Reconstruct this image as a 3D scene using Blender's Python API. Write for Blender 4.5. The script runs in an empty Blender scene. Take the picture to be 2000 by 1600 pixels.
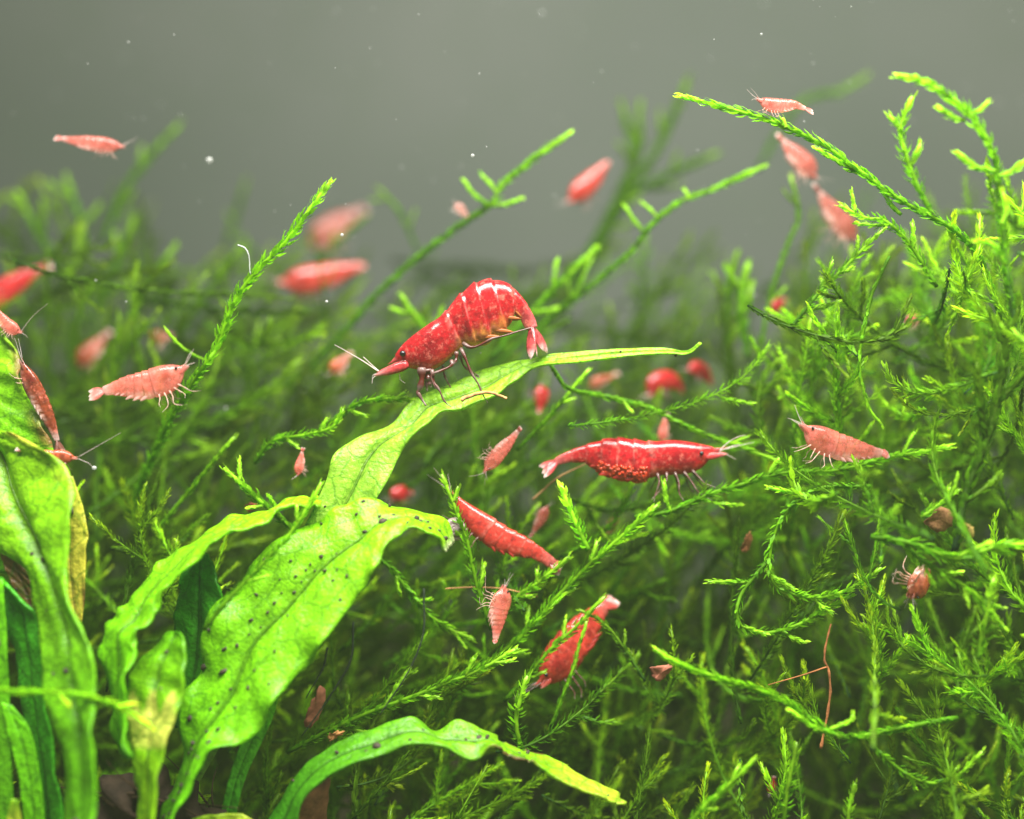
import bpy, math, random
import numpy as np
from mathutils import Vector

# ---------------------------------------------------------------- camera, light, exposure
# lengths below are in centimetres and are multiplied by K when they become vertices
K = 0.01
D0, HW = 15.0, 6.3                      # focus distance and half picture width there, cm
scene = bpy.context.scene
coll = scene.collection
R = random.Random(7)
RN = np.random.default_rng(11)

cam_d = bpy.data.cameras.new('camera')
cam = bpy.data.objects.new('camera', cam_d)
coll.objects.link(cam)
scene.camera = cam
cam.location = (0, 0, 0)
cam.rotation_euler = (math.radians(90), 0, 0)
cam_d.sensor_width = 36.0
cam_d.lens = 18.0 * D0 / HW
cam_d.clip_start = 0.002
cam_d.clip_end = 20.0
cam_d.dof.use_dof = True
cam_d.dof.focus_distance = 14.7 * K
cam_d.dof.aperture_fstop = 7.2

world = bpy.data.worlds.new('World')
scene.world = world
world.use_nodes = True
wb = world.node_tree.nodes['Background']
wb.inputs['Color'].default_value = (0.93, 1.0, 0.96, 1)
wb.inputs['Strength'].default_value = 0.34


def area(name, loc, rot, sx, sy, power, col):
    d = bpy.data.lights.new(name, 'AREA')
    d.shape = 'RECTANGLE'
    d.size, d.size_y = sx * K, sy * K
    d.energy = power
    d.color = col
    o = bpy.data.objects.new(name, d)
    coll.objects.link(o)
    o.location = [c * K for c in loc]
    o.rotation_euler = [math.radians(a) for a in rot]
    o['label'] = 'white lamp over the tank'
    o['category'] = 'lamp'
    return o


# the tank's lamp: a white bar over the water, a little in front of the plants
area('tank_lamp', (5, 5, 19), (28, 0, 0), 30, 7, 4.1, (1.0, 0.98, 0.93))

scene.view_settings.view_transform = 'Standard'
scene.view_settings.look = 'None'
scene.view_settings.gamma = 1.0
scene.view_settings.exposure = 0.0
scene.render.engine = 'CYCLES'
cy = scene.cycles
cy.max_bounces = 6
cy.diffuse_bounces = 3
cy.glossy_bounces = 2
cy.transmission_bounces = 4
cy.volume_bounces = 1
cy.transparent_max_bounces = 8
cy.use_denoising = True
cy.caustics_reflective = False
cy.caustics_refractive = False
cy.sample_clamp_indirect = 4.0


# ---------------------------------------------------------------- helpers
def at(px, py, Y):
    """pixel of the 2000 x 1600 photograph at depth Y (cm) -> point in cm"""
    f = HW * Y / D0 / 1000.0
    return np.array([(px - 1000.0) * f, Y, (800.0 - py) * f])


def pxs(Y):
    return HW * Y / D0 / 1000.0


def catmull(P, n):
    P = np.asarray(P, float)
    m = len(P)
    if m == 2:
        t = np.linspace(0, 1, n)[:, None]
        return P[0] * (1 - t) + P[1] * t
    d = np.linalg.norm(np.diff(P, axis=0), axis=1) + 1e-6
    cum = np.concatenate([[0], np.cumsum(np.sqrt(d))])
    u = np.linspace(0, cum[-1], n)
    i = np.clip(np.searchsorted(cum, u, 'right') - 1, 0, m - 2)
    t = ((u - cum[i]) / (cum[i + 1] - cum[i]))[:, None]
    p1, p2 = P[i], P[i + 1]
    p0 = np.where((i == 0)[:, None], 2 * P[0] - P[1], P[np.maximum(i - 1, 0)])
    p3 = np.where((i == m - 2)[:, None], 2 * P[-1] - P[-2], P[np.minimum(i + 2, m - 1)])
    return 0.5 * (2 * p1 + (p2 - p0) * t + (2 * p0 - 5 * p1 + 4 * p2 - p3) * t**2 + (3 * p1 - p0 - 3 * p2 + p3) * t**3)


def nrm(a):
    a = np.asarray(a, float)
    return a / (np.linalg.norm(a, axis=-1, keepdims=True) + 1e-12)


class MB:
    """collects vertices, faces (quads and triangles), colours and uv for ONE mesh"""
    def __init__(self):
        self.v, self.q, self.t, self.c, self.uv, self.n = [], [], [], [], [], 0

    def add(self, v, quads=None, tris=None, col=(1, 1, 1), uv=None):
        v = np.asarray(v, float).reshape(-1, 3)
        self.v.append(v)
        col = np.asarray(col, float)
        if col.ndim == 1:
            col = np.tile(col[:3], (len(v), 1))
        self.c.append(col[:, :3])
        self.uv.append(np.zeros((len(v), 2)) if uv is None else np.asarray(uv, float).reshape(-1, 2))
        if quads is not None and len(quads):
            self.q.append(np.asarray(quads, np.int64) + self.n)
        if tris is not None and len(tris):
            self.t.append(np.asarray(tris, np.int64) + self.n)
        self.n += len(v)

    def build(self, name, mat, parent=None, origin=(0, 0, 0), smooth=True):
        v = np.concatenate(self.v)
        c = np.concatenate(self.c)
        q = np.concatenate(self.q) if self.q else np.zeros((0, 4), np.int64)
        t = np.concatenate(self.t) if self.t else np.zeros((0, 3), np.int64)
        me = bpy.data.meshes.new(name)
        me.vertices.add(len(v))
        me.vertices.foreach_set('co', ((v - np.asarray(origin)) * K).astype(np.float32).ravel())
        nl = len(q) * 4 + len(t) * 3
        me.loops.add(nl)
        me.loops.foreach_set('vertex_index', np.concatenate([q.ravel(), t.ravel()]).astype(np.int32))
        me.polygons.add(len(q) + len(t))
        ls = np.concatenate([np.arange(len(q)) * 4, len(q) * 4 + np.arange(len(t)) * 3]).astype(np.int32)
        me.polygons.foreach_set('loop_start', ls)
        me.polygons.foreach_set('use_smooth', np.full(len(q) + len(t), smooth))
        ca = me.attributes.new('col', 'FLOAT_COLOR', 'POINT')
        ca.data.foreach_set('color', np.concatenate([c, np.ones((len(c), 1))], 1).astype(np.float32).ravel())
        ua = me.attributes.new('luv', 'FLOAT2', 'POINT')
        ua.data.foreach_set('vector', np.concatenate(self.uv).astype(np.float32).ravel())
        me.update(calc_edges=True)
        me.validate()
        me.materials.append(mat)
        o = bpy.data.objects.new(name, me)
        coll.objects.link(o)
        if parent is not None:
            o.parent = parent
        else:
            o.location = [x * K for x in origin]
        return o


def grid_faces(n, m, wrap=False):
    i = np.arange(n - 1)[:, None]
    j = np.arange(m if wrap else m - 1)[None, :]
    j2 = (j + 1) % m
    a = i * m + j
    return np.stack([a, i * m + j2, (i + 1) * m + j2, (i + 1) * m + j], -1).reshape(-1, 4)


def frames(P):
    T = nrm(np.gradient(P, axis=0))
    ref = np.array([0.13, 0.97, 0.21])
    N = np.empty_like(P)
    n = ref - T[0] * np.dot(ref, T[0])
    n /= np.linalg.norm(n) + 1e-9
    for i in range(len(P)):
        n = n - T[i] * np.dot(n, T[i])
        n /= np.linalg.norm(n) + 1e-9
        N[i] = n
    return T, N, np.cross(T, N)


def tube(mb, P, rad, col, m=7, flat=1.0, side=None):
    """tapered tube along P; flat < 1 squashes it along the axis across `side`"""
    P = np.asarray(P, float)
    n = len(P)
    rad = np.broadcast_to(np.asarray(rad, float), (n,))
    T, N, B = frames(P)
    if side is not None:
        s = np.asarray(side, float)
        N = nrm(s - T * (T @ s)[:, None])
        B = np.cross(T, N)
    a = np.linspace(0, 2 * np.pi, m, endpoint=False)
    V = P[:, None] + rad[:, None, None] * (np.cos(a)[None, :, None] * N[:, None] + flat * np.sin(a)[None, :, None] * B[:, None])
    col = np.asarray(col, float)
    cc = np.repeat(col, m, 0) if col.ndim == 2 else col
    k = np.arange(1, m - 1)
    t0 = np.stack([np.zeros_like(k), k, k + 1], 1)
    mb.add(V.reshape(-1, 3), grid_faces(n, m, True), np.concatenate([t0[:, ::-1], t0 + (n - 1) * m]), cc)


def ball(mb, c, r, col, n=8, m=10, sc=(1, 1, 1)):
    th = np.linspace(0.02, math.pi - 0.02, n)
    ph = np.linspace(0, 2 * np.pi, m, endpoint=False)
    V = np.stack([np.sin(th)[:, None] * np.cos(ph), np.sin(th)[:, None] * np.sin(ph), np.cos(th)[:, None] * np.ones(m)], -1)
    mb.add(np.asarray(c) + r * V.reshape(-1, 3) * np.asarray(sc), grid_faces(n, m, True), None, col)


def thing(name, label, cat, loc, group=None):
    o = bpy.data.objects.new(name, None)
    coll.objects.link(o)
    o.location = [x * K for x in loc]
    o.empty_display_size = 0.002
    o['label'] = label
    o['category'] = cat
    if group:
        o['group'] = group
    return o


def tag(o, label, cat=None, group=None, kind=None):
    o['label'] = label
    if cat:
        o['category'] = cat
    if group:
        o['group'] = group
    if kind:
        o['kind'] = kind
    return o


# ---------------------------------------------------------------- materials
def mat_new(name):
    m = bpy.data.materials.new(name)
    m.use_nodes = True
    nt = m.node_tree
    return m, nt, nt.nodes, nt.links, nt.nodes['Principled BSDF'], nt.nodes['Material Output']


def noise(nodes, links, scale, detail=3.0, rough=0.55, vec=None):
    n = nodes.new('ShaderNodeTexNoise')
    n.inputs['Scale'].default_value = scale
    n.inputs['Detail'].default_value = detail
    n.inputs['Roughness'].default_value = rough
    if vec is None:
        g = nodes.new('ShaderNodeNewGeometry')
        vec = g.outputs['Position']
    links.new(vec, n.inputs['Vector'])
    return n


def ramp(nodes, links, src, lo, hi, a, b):
    r = nodes.new('ShaderNodeMapRange')
    r.inputs['From Min'].default_value = lo
    r.inputs['From Max'].default_value = hi
    r.inputs['To Min'].default_value = a
    r.inputs['To Max'].default_value = b
    links.new(src, r.inputs['Value'])
    return r.outputs['Result']


def mixc(nodes, links, fac, a, b, mode='MIX'):
    m = nodes.new('ShaderNodeMix')
    m.data_type = 'RGBA'
    m.blend_type = mode
    for s, x in ((m.inputs['Factor'], fac), (m.inputs[6], a), (m.inputs[7], b)):
        if hasattr(x, 'is_linked'):
            links.new(x, s)
        elif isinstance(x, (int, float)):
            s.default_value = x
        else:
            s.default_value = (*x, 1)
    return m.outputs[2]


def plant_material(name, rough, transl, nscale, lo, hi, spec=0.4, bump=0.0, bscale=2500, net=False, clear=0.0):
    m, nt, N, L, P, out = mat_new(name)
    at_ = N.new('ShaderNodeAttribute')
    at_.attribute_name = 'col'
    n = noise(N, L, nscale, 4.0)
    v = ramp(N, L, n.outputs['Fac'], 0.3, 0.7, lo, hi)
    hsv = N.new('ShaderNodeHueSaturation')
    L.new(at_.outputs['Color'], hsv.inputs['Color'])
    L.new(v, hsv.inputs['Value'])
    L.new(hsv.outputs['Color'], P.inputs['Base Color'])
    P.inputs['Roughness'].default_value = rough
    P.inputs['Specular IOR Level'].default_value = spec
    src = hsv.outputs['Color']
    if net:
        g = N.new('ShaderNodeNewGeometry')
        nw = noise(N, L, 260, 2.0)
        ad = N.new('ShaderNodeVectorMath')
        ad.operation = 'MULTIPLY_ADD'
        L.new(nw.outputs['Color'], ad.inputs[0])
        ad.inputs[1].default_value = (0.0022, 0.0022, 0.0022)
        L.new(g.outputs['Position'], ad.inputs[2])
        for sc_, wd_, st_ in ((330, 0.05, 0.55), (900, 0.06, 0.34)):
            vo = N.new('ShaderNodeTexVoronoi')
            vo.feature = 'DISTANCE_TO_EDGE'
            vo.inputs['Scale'].default_value = sc_
            L.new(ad.outputs[0], vo.inputs['Vector'])
            src = mixc(N, L, ramp(N, L, vo.outputs['Distance'], 0.0, wd_, st_, 0.0), src, (0.035, 0.17, 0.004))
        L.new(src, P.inputs['Base Color'])
    tr = N.new('ShaderNodeBsdfTranslucent')
    L.new(src, tr.inputs['Color'])
    mx = N.new('ShaderNodeMixShader')
    mx.inputs['Fac'].default_value = transl
    L.new(P.outputs[0], mx.inputs[1])
    L.new(tr.outputs[0], mx.inputs[2])
    L.new(mx.outputs[0], out.inputs['Surface'])
    if clear:
        tp = N.new('ShaderNodeBsdfTransparent')
        m2 = N.new('ShaderNodeMixShader')
        m2.inputs['Fac'].default_value = clear
        L.new(mx.outputs[0], m2.inputs[1])
        L.new(tp.outputs[0], m2.inputs[2])
        L.new(m2.outputs[0], out.inputs['Surface'])
    if bump:
        b = N.new('ShaderNodeBump')
        b.inputs['Strength'].default_value = bump
        b.inputs['Distance'].default_value = 0.0002
        n2 = noise(N, L, bscale, 3.0)
        L.new(n2.outputs['Fac'], b.inputs['Height'])
        L.new(b.outputs['Normal'], P.inputs['Normal'])
        L.new(b.outputs['Normal'], tr.inputs['Normal'])
    return m


M_MOSS = plant_material('moss_green', 0.5, 0.55, 900, 0.7, 1.35, 0.16)
M_LEAF = plant_material('fern_leaf_green', 0.36, 0.42, 1100, 0.72, 1.26, 0.4, 0.8, 2200, True)
M_BARK = plant_material('rhizome_brown', 0.8, 0.0, 500, 0.5, 1.6, 0.2, 0.8, 1500)


def shell_material(name, sss, lo, hi, rough=0.2, clear=0.0):
    m, nt, N, L, P, out = mat_new(name)
    at_ = N.new('ShaderNodeAttribute')
    at_.attribute_name = 'col'
    n = noise(N, L, 2300, 4.0, 0.65)
    v = ramp(N, L, n.outputs['Fac'], 0.3, 0.72, lo, hi)
    hsv = N.new('ShaderNodeHueSaturation')
    L.new(at_.outputs['Color'], hsv.inputs['Color'])
    L.new(v, hsv.inputs['Value'])
    n5 = noise(N, L, 750, 3.0, 0.6)
    dk = mixc(N, L, ramp(N, L, n5.outputs['Fac'], 0.5, 0.66, 0.0, 0.12 if clear > 0.2 else 0.6), hsv.outputs['Color'], (0.10, 0.004, 0.008))
    n6 = noise(N, L, 1250, 4.0, 0.7)
    dk = mixc(N, L, ramp(N, L, n6.outputs['Fac'], 0.53, 0.70, 0.0, 0.62), dk, (0.70, 0.30, 0.25) if clear > 0.2 else (0.62, 0.17, 0.12))
    n3 = noise(N, L, 5200, 2.0)
    fl = ramp(N, L, n3.outputs['Fac'], 0.62, 0.75, 0.0, 0.22)
    c = mixc(N, L, fl, dk, (0.6, 0.25, 0.2))
    L.new(c, P.inputs['Base Color'])
    P.inputs['Roughness'].default_value = rough
    P.inputs['Subsurface Weight'].default_value = sss
    P.inputs['Subsurface Radius'].default_value = (1.0, 0.35, 0.25)
    P.inputs['Subsurface Scale'].default_value = 0.0008
    b = N.new('ShaderNodeBump')
    b.inputs['Strength'].default_value = 0.25
    b.inputs['Distance'].default_value = 0.0001
    L.new(n.outputs['Fac'], b.inputs['Height'])
    L.new(b.outputs['Normal'], P.inputs['Normal'])
    P.inputs['Specular IOR Level'].default_value = 0.4
    if clear:
        tr = N.new('ShaderNodeBsdfTransparent')
        tr.inputs['Color'].default_value = (0.95, 0.78, 0.74, 1)
        mx = N.new('ShaderNodeMixShader')
        mx.inputs['Fac'].default_value = clear
        L.new(P.outputs[0], mx.inputs[1])
        L.new(tr.outputs[0], mx.inputs[2])
        L.new(mx.outputs[0], out.inputs['Surface'])
    return m


M_SHELL = shell_material('shrimp_shell', 0.12, 0.55, 1.3, 0.17, 0.10)
M_CLEAR = shell_material('young_shrimp_shell', 0.1, 0.65, 1.35, 0.2, 0.5)
M_LIMB = plant_material('shrimp_limb', 0.3, 0.35, 1500, 0.8, 1.2, 0.5)
M_GLASSY = plant_material('young_shrimp_limb', 0.3, 0.35, 1500, 0.8, 1.2, 0.4, clear=0.5)
M_EYE, _, _N, _L, _P, _ = mat_new('shrimp_eye')
_P.inputs['Base Color'].default_value = (0.006, 0.004, 0.006, 1)
_P.inputs['Roughness'].default_value = 0.12

M_SPOT, _, _N, _L, _P, _ = mat_new('spore_spot')
_n = noise(_N, _L, 900)
_L.new(mixc(_N, _L, _n.outputs['Fac'], (0.006, 0.008, 0.003), (0.05, 0.03, 0.01)), _P.inputs['Base Color'])
_P.inputs['Roughness'].default_value = 0.7


def ground_material():
    m, nt, N, L, P, out = mat_new('tank_soil')
    n1 = noise(N, L, 60, 5)
    n2 = noise(N, L, 700, 4)
    c = mixc(N, L, n1.outputs['Fac'], (0.035, 0.03, 0.012), (0.11, 0.075, 0.035))
    c = mixc(N, L, ramp(N, L, n2.outputs['Fac'], 0.4, 0.6, 0, 1), c, (0.03, 0.05, 0.012))
    L.new(c, P.inputs['Base Color'])
    P.inputs['Roughness'].default_value = 0.9
    return m


def wall_material():
    m, nt, N, L, P, out = mat_new('hazy_rear_pane')
    n1 = noise(N, L, 5, 2)
    n2 = noise(N, L, 60, 4)
    c = mixc(N, L, ramp(N, L, n1.outputs['Fac'], 0.35, 0.65, 0, 1), (0.024, 0.035, 0.023), (0.066, 0.071, 0.060))  # broad two-tone noise paints uneven water haze into the pane's colour
    c = mixc(N, L, ramp(N, L, n2.outputs['Fac'], 0.45, 0.75, 0, 0.3), c, (0.034, 0.05, 0.028))
    L.new(c, P.inputs['Base Color'])
    P.inputs['Roughness'].default_value = 0.7
    return m


# ---------------------------------------------------------------- the setting: rear pane, soil, water
mb = MB()
mb.add([(-45, 35, -12), (45, 35, -12), (45, 35, 16), (-45, 35, 16), (-45, 36, -12), (45, 36, -12), (45, 36, 16), (-45, 36, 16)],
       [(0, 1, 2, 3), (7, 6, 5, 4), (0, 4, 5, 1), (3, 2, 6, 7), (0, 3, 7, 4), (1, 5, 6, 2)])
o = mb.build('tank_wall', wall_material(), smooth=False)
tag(o, 'grey green rear wall of the tank behind the moss', kind='structure')

nx, ny = 120, 70
X, Yg = np.meshgrid(np.linspace(-45, 45, nx), np.linspace(3, 34.9, ny))
Z = -7.6 + 0.055 * (Yg - 10) + 0.35 * np.sin(X * 0.6 + 1) * np.cos(Yg * 0.45) + 0.12 * np.sin(X * 2.1) * np.sin(Yg * 1.7 + X) + RN.normal(0, 0.05, X.shape)
mb = MB()
mb.add(np.stack([X, Yg, Z], -1).reshape(-1, 3), grid_faces(ny, nx))
o = mb.build('soil', ground_material())
tag(o, 'dark brown soil of the tank floor under the moss', kind='structure')

# ---------------------------------------------------------------- moss
G_DEEP = np.array([0.05, 0.155, 0.003])
G_MID = np.array([0.165, 0.37, 0.003])
G_TIP = np.array([0.33, 0.60, 0.025])
G_BUD = np.array([0.48, 0.68, 0.18])


def strand(mb, P, rng, stem=0.018, leaf=0.12, width=0.04, step=0.04, fluff=1.0, tip=1.0, tone=1.0, plane=None, m=5, bare=0.0, dark=0.0, fine=True, hue=0.0):
    """one moss stem along P (base -> tip) with its scale-like leaflets"""
    P = np.asarray(P, float)
    seg = np.linalg.norm(np.diff(P, axis=0), axis=1)
    L = seg.sum()
    n = len(P)
    s = np.concatenate([[0], np.cumsum(seg)]) / L
    near = np.clip(1 - (1 - s) * L / 0.9, 0, 1)                  # 1 at the growing tip
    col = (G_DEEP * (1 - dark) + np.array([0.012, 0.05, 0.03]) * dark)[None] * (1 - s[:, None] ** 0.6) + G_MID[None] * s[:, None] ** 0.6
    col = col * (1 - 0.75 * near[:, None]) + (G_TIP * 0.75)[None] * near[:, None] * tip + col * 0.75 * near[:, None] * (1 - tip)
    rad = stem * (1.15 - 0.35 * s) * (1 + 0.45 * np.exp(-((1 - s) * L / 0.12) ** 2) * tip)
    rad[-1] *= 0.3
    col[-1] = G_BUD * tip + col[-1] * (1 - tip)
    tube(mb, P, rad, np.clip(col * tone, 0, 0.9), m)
    k = max(4, int(L / step))
    u = (np.arange(k) + rng.uniform(-0.3, 0.3, k)) / k
    u = np.clip(bare + (1 - bare) * u, 0, 0.995)
    x = np.interp(u, s, np.arange(n))
    i = np.clip(x.astype(int), 0, n - 2)
    f = (x - i)[:, None]
    p = P[i] * (1 - f) + P[i + 1] * f
    T = nrm(P[i + 1] - P[i])
    if plane is None:
        plane = nrm(rng.normal(0, 0.5, 3) + np.array([0, 1.0, 0]))
    S0 = nrm(np.cross(T, plane))
    B0 = np.cross(T, S0)
    phi = np.where(np.arange(k) % 2 == 0, 0, np.pi) + rng.normal(0, 0.8, k)
    S = np.cos(phi)[:, None] * S0 + np.sin(phi)[:, None] * B0
    W = np.cross(T, S)
    nr = np.clip(1 - (1 - u) * L / 0.5, 0, 1)
    al = (np.radians(38) * fluff * rng.uniform(0.65, 1.35, k)) * (1 - 0.6 * nr)
    d = nrm(np.cos(al)[:, None] * T + np.sin(al)[:, None] * S)
    ln = leaf * rng.uniform(0.7, 1.25, k) * (1 - 0.35 * nr) * np.clip(0.55 + u * 2, 0, 1)
    wd = width * rng.uniform(0.75, 1.25, k)
    o_ = nrm(np.cross(W, d))
    b = p + S * stem * 0.4
    c1 = b + d * (ln * 0.45)[:, None] + o_ * (ln * 0.05)[:, None]
    e = b + d * ln[:, None] - o_ * (ln * 0.10 * rng.uniform(-1, 2, k))[:, None]
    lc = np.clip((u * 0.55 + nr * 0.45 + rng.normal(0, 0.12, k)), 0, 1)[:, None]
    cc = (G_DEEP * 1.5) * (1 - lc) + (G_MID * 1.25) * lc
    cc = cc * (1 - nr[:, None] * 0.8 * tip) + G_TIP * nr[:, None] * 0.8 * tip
    cc = cc * np.array([1 + hue, 1, 1 - hue])
    cc = np.clip(cc * tone * rng.uniform(0.75, 1.3, (k, 1)), 0, 0.9)
    if fine:
        l, r = c1 + W * (wd / 2)[:, None], c1 - W * (wd / 2)[:, None]
        c2 = b + d * (ln * 0.75)[:, None]
        l2, r2 = c2 + W * (wd / 3.2)[:, None], c2 - W * (wd / 3.2)[:, None]
        V = np.stack([b, l, r, l2, r2, e], 1).reshape(-1, 3)
        j = np.arange(k)[:, None] * 6
        tr = (j[:, :, None] + np.array([[0, 2, 1], [3, 4, 5]])[None]).reshape(-1, 3)
        qd = (j + np.array([[1, 2, 4, 3]])).reshape(-1, 4)
        fc = np.repeat(cc, 6, 0)
        fc[5::6] = np.clip(fc[5::6] * 1.5, 0, 0.9)
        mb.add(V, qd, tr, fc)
    else:
        V = np.stack([b, c1 + W * (wd / 2)[:, None], e, c1 - W * (wd / 2)[:, None]], 1).reshape(-1, 3)
        mb.add(V, np.arange(k * 4).reshape(-1, 4), None, np.repeat(cc, 4, 0))


def side_paths(P, rng, n, lo, hi, u0=0.15, u1=0.93, ang=48):
    """paths of side shoots leaving P alternately left and right"""
    out = []
    P = np.asarray(P, float)
    for a in range(n):
        u = u0 + (u1 - u0) * (a + rng.uniform(0.2, 0.8)) / n
        i = min(int(u * (len(P) - 1)), len(P) - 2)
        T = nrm(P[i + 1] - P[i])
        s = nrm(np.cross(T, [0.2 * rng.normal(), 1, 0.2 * rng.normal()])) * (1 if a % 2 else -1)
        s = nrm(s + 0.45 * rng.normal(0, 1, 3) * np.array([0.4, 1, 0.4]))
        A = math.radians(ang * rng.uniform(0.7, 1.3))
        l = rng.uniform(lo, hi) * (1.15 - 0.6 * u)
        d0 = math.cos(A) * T + math.sin(A) * s
        t = np.linspace(0, 1, 7)[:, None]
        out.append(P[i] + l * (d0 * t + (T * 0.35 + np.array([0, 0, 0.2])) * t**2 * 0.5))
    return out


MOSS_N = 0


def traced(name, label, pts, Y, n_side=0, lo=0.25, hi=0.6, thick=1.0, tone=1.0, fluff=1.0, dark=0.0, bare=0.0, tip=1.0, sides=(), group=None, leaf=0.12, cat='moss', hue=0.0):
    """a moss stem one can follow in the photograph: stem thing with its side shoots as parts"""
    global MOSS_N
    MOSS_N += 1
    rng = np.random.default_rng(100 + MOSS_N)
    tone = tone * 1.25
    q = []
    for p in pts:
        yy = p[2] if len(p) > 2 else Y
        q.append(at(p[0], p[1], yy))
    P = catmull(q, max(12, 6 * len(q)))
    P = P + np.cumsum(rng.normal(0, 0.006, P.shape), 0) * np.array([0.4, 1, 0.4])
    org = P[0].copy()
    t = thing(name, label, cat, org, group)
    b = MB()
    strand(b, P, rng, 0.022 * thick, leaf * thick, 0.038 * thick, 0.017, fluff, tip, tone, plane=nrm([0.25 * rng.normal(), 1, 0.25 * rng.normal()]), m=7, dark=dark, bare=bare, hue=hue)
    b.build('stem', M_MOSS, t, org)
    paths = side_paths(P, rng, n_side, lo, hi)
    for s in sides:
        paths.append(catmull([at(a[0], a[1], a[2] if len(a) > 2 else Y) for a in s], 12))
    for sp in paths:
        b = MB()
        strand(b, sp, rng, 0.017 * thick, leaf * 0.9 * thick, 0.036 * thick, 0.017, fluff, tip, tone, m=6, hue=hue)
        b.build('side_shoot', M_MOSS, t, org)
    return t


# --SECTION traced moss--
ST = 'moss_stem'
traced(ST, 'thick feathery moss stem with a pale tip rising beside the lone white hair', [(250, 1010, 17), (320, 850, 15.8), (395, 725), (425, 680), (470, 575), (560, 478), (610, 415), (652, 360)], 15.0, 0, thick=1.35, tone=1.15, fluff=0.8)
traced(ST, 'long dark moss stem ending in a bright forked shoot in open water', [(560, 760, 18.5), (640, 680, 18.2), (720, 590, 18), (800, 515, 17.7), (900, 440, 17.3), (960, 400, 17), (985, 360, 17), (1040, 312, 17), (1120, 258, 17)], 17, 0, thick=1.25, tone=0.95, dark=0.6, fluff=0.6,
       sides=[[(955, 402, 17), (925, 378, 17), (905, 352, 17)], [(972, 380, 17), (958, 360, 17), (940, 342, 17)], [(962, 402, 17), (990, 398, 17), (1018, 388, 17)]])
traced(ST, 'arching moss stem with small round buds behind the tip of the shrimp leaf', [(960, 720, 18), (1060, 630, 17.8), (1150, 560, 17.5), (1230, 490, 17.2), (1270, 440, 17), (1325, 395, 17), (1400, 363, 17), (1495, 322, 17)], 17, 0, thick=1.2, tone=0.95, dark=0.4, fluff=0.5,
       sides=[[(1255, 452, 17), (1235, 425, 17), (1220, 402, 17)], [(1285, 425, 17), (1270, 410, 17), (1256, 398, 17)], [(1345, 388, 17), (1342, 380, 17), (1338, 372, 17)]])
traced(ST, 'long bright moss stem carrying a tiny pink shrimp near its tip', [(1960, 640, 15.2), (1915, 510, 14.8), (1850, 440, 14.5), (1760, 390, 14.5), (1680, 335, 14.5), (1600, 278, 14.6), (1500, 235, 14.6), (1400, 205, 14.6), (1322, 182, 14.7)], 14.6, 0, thick=1.2, tone=1.25, fluff=0.55,
       sides=[[(1690, 345), (1640, 318), (1592, 288)], [(1760, 420), (1738, 395), (1718, 366)], [(1535, 250), (1532, 240), (1528, 230)]])
traced(ST, 'tall moss stem with a hooked bright tip and a dark bluish lower stalk', [(1985, 660, 14), (1972, 560, 13.9), (1960, 450, 13.8), (1948, 340, 13.7), (1930, 280, 13.6), (1880, 210, 13.6), (1810, 168, 13.6), (1752, 155, 13.6)], 13.6, 0, thick=1.25, tone=1.15, dark=0.9, fluff=0.75,
       sides=[[(1890, 228), (1912, 215), (1932, 198)], [(1885, 235), (1860, 228), (1832, 210)], [(1945, 335), (1905, 325), (1868, 298)], [(1950, 345), (1980, 332), (2010, 308)], [(1955, 440), (1965, 410), (1958, 375)], [(1965, 520), (1940, 480), (1905, 470)]])
traced(ST, 'short upright moss shoot with a fat pale tip among the bright fronds', [(1820, 420, 15.6), (1790, 360, 15.6), (1768, 300, 15.6), (1760, 250, 15.6), (1778, 192, 15.6)], 15.6, 2, 0.2, 0.35, thick=1.3, tone=1.1)
traced(ST, 'thick blackish green moss stalk standing in the tall clump', [(1862, 1080, 14), (1885, 960, 14), (1935, 820, 14), (1955, 710, 14), (1985, 590, 14)], 14, 4, 0.4, 0.9, thick=1.7, tone=0.5, dark=1, fluff=0.5, tip=0.3)
traced(ST, 'faint blurred moss shoot in open water behind the tiny pink shrimp', [(1480, 330, 22), (1560, 205, 22), (1640, 180, 22), (1692, 150, 22)], 22, 0, thick=1.3, tone=0.6)
traced(ST, 'moss strand looping under the pink shrimp like an open ring', [(1700, 950), (1600, 955), (1530, 1010), (1503, 1085), (1515, 1145), (1590, 1168), (1670, 1145), (1722, 1108)], 14.6, 3, 0.2, 0.4, tone=1.0)
traced(ST, 'moss strand curving in a wide hook below the ring shaped strand', [(1510, 1085, 14.9), (1455, 1150, 14.8), (1438, 1205, 14.7), (1470, 1238, 14.7), (1550, 1225, 14.7), (1660, 1165, 14.7)], 14.7, 4, 0.2, 0.45, tone=0.95)
traced(ST, 'bright yellow green moss stem sagging across in front of the orange rootlet', [(1870, 1402, 14.2), (1760, 1422, 14.1), (1660, 1440, 14), (1600, 1415, 14), (1540, 1372, 14), (1470, 1345, 13.9), (1400, 1325, 13.8), (1330, 1300, 13.8), (1280, 1272, 13.8)], 13.9, 0, thick=1.15, tone=1.15, fluff=0.6,
       sides=[[(1645, 1440), (1590, 1420), (1540, 1386)], [(1620, 1425), (1660, 1408), (1665, 1395)]])
traced(ST, 'thin moss strand hanging in a bow below the sagging bright stem', [(1690, 1440), (1740, 1490), (1800, 1525), (1860, 1520), (1918, 1465)], 14.1, 2, 0.2, 0.3, thick=0.85, tone=0.95)
traced(ST, 'yellow based moss shoot rising from the bottom edge beside a feathery sprig', [(1330, 1625), (1375, 1575), (1425, 1530), (1475, 1480)], 13.8, 2, 0.1, 0.2, tone=1.15, fluff=0.7)
traced(ST, 'small upright feathery moss sprig with spread leaflets below the orange rootlet', [(1530, 1620), (1538, 1540), (1557, 1450)], 14.2, 0, thick=1.2, tone=0.9, fluff=1.5)
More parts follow.
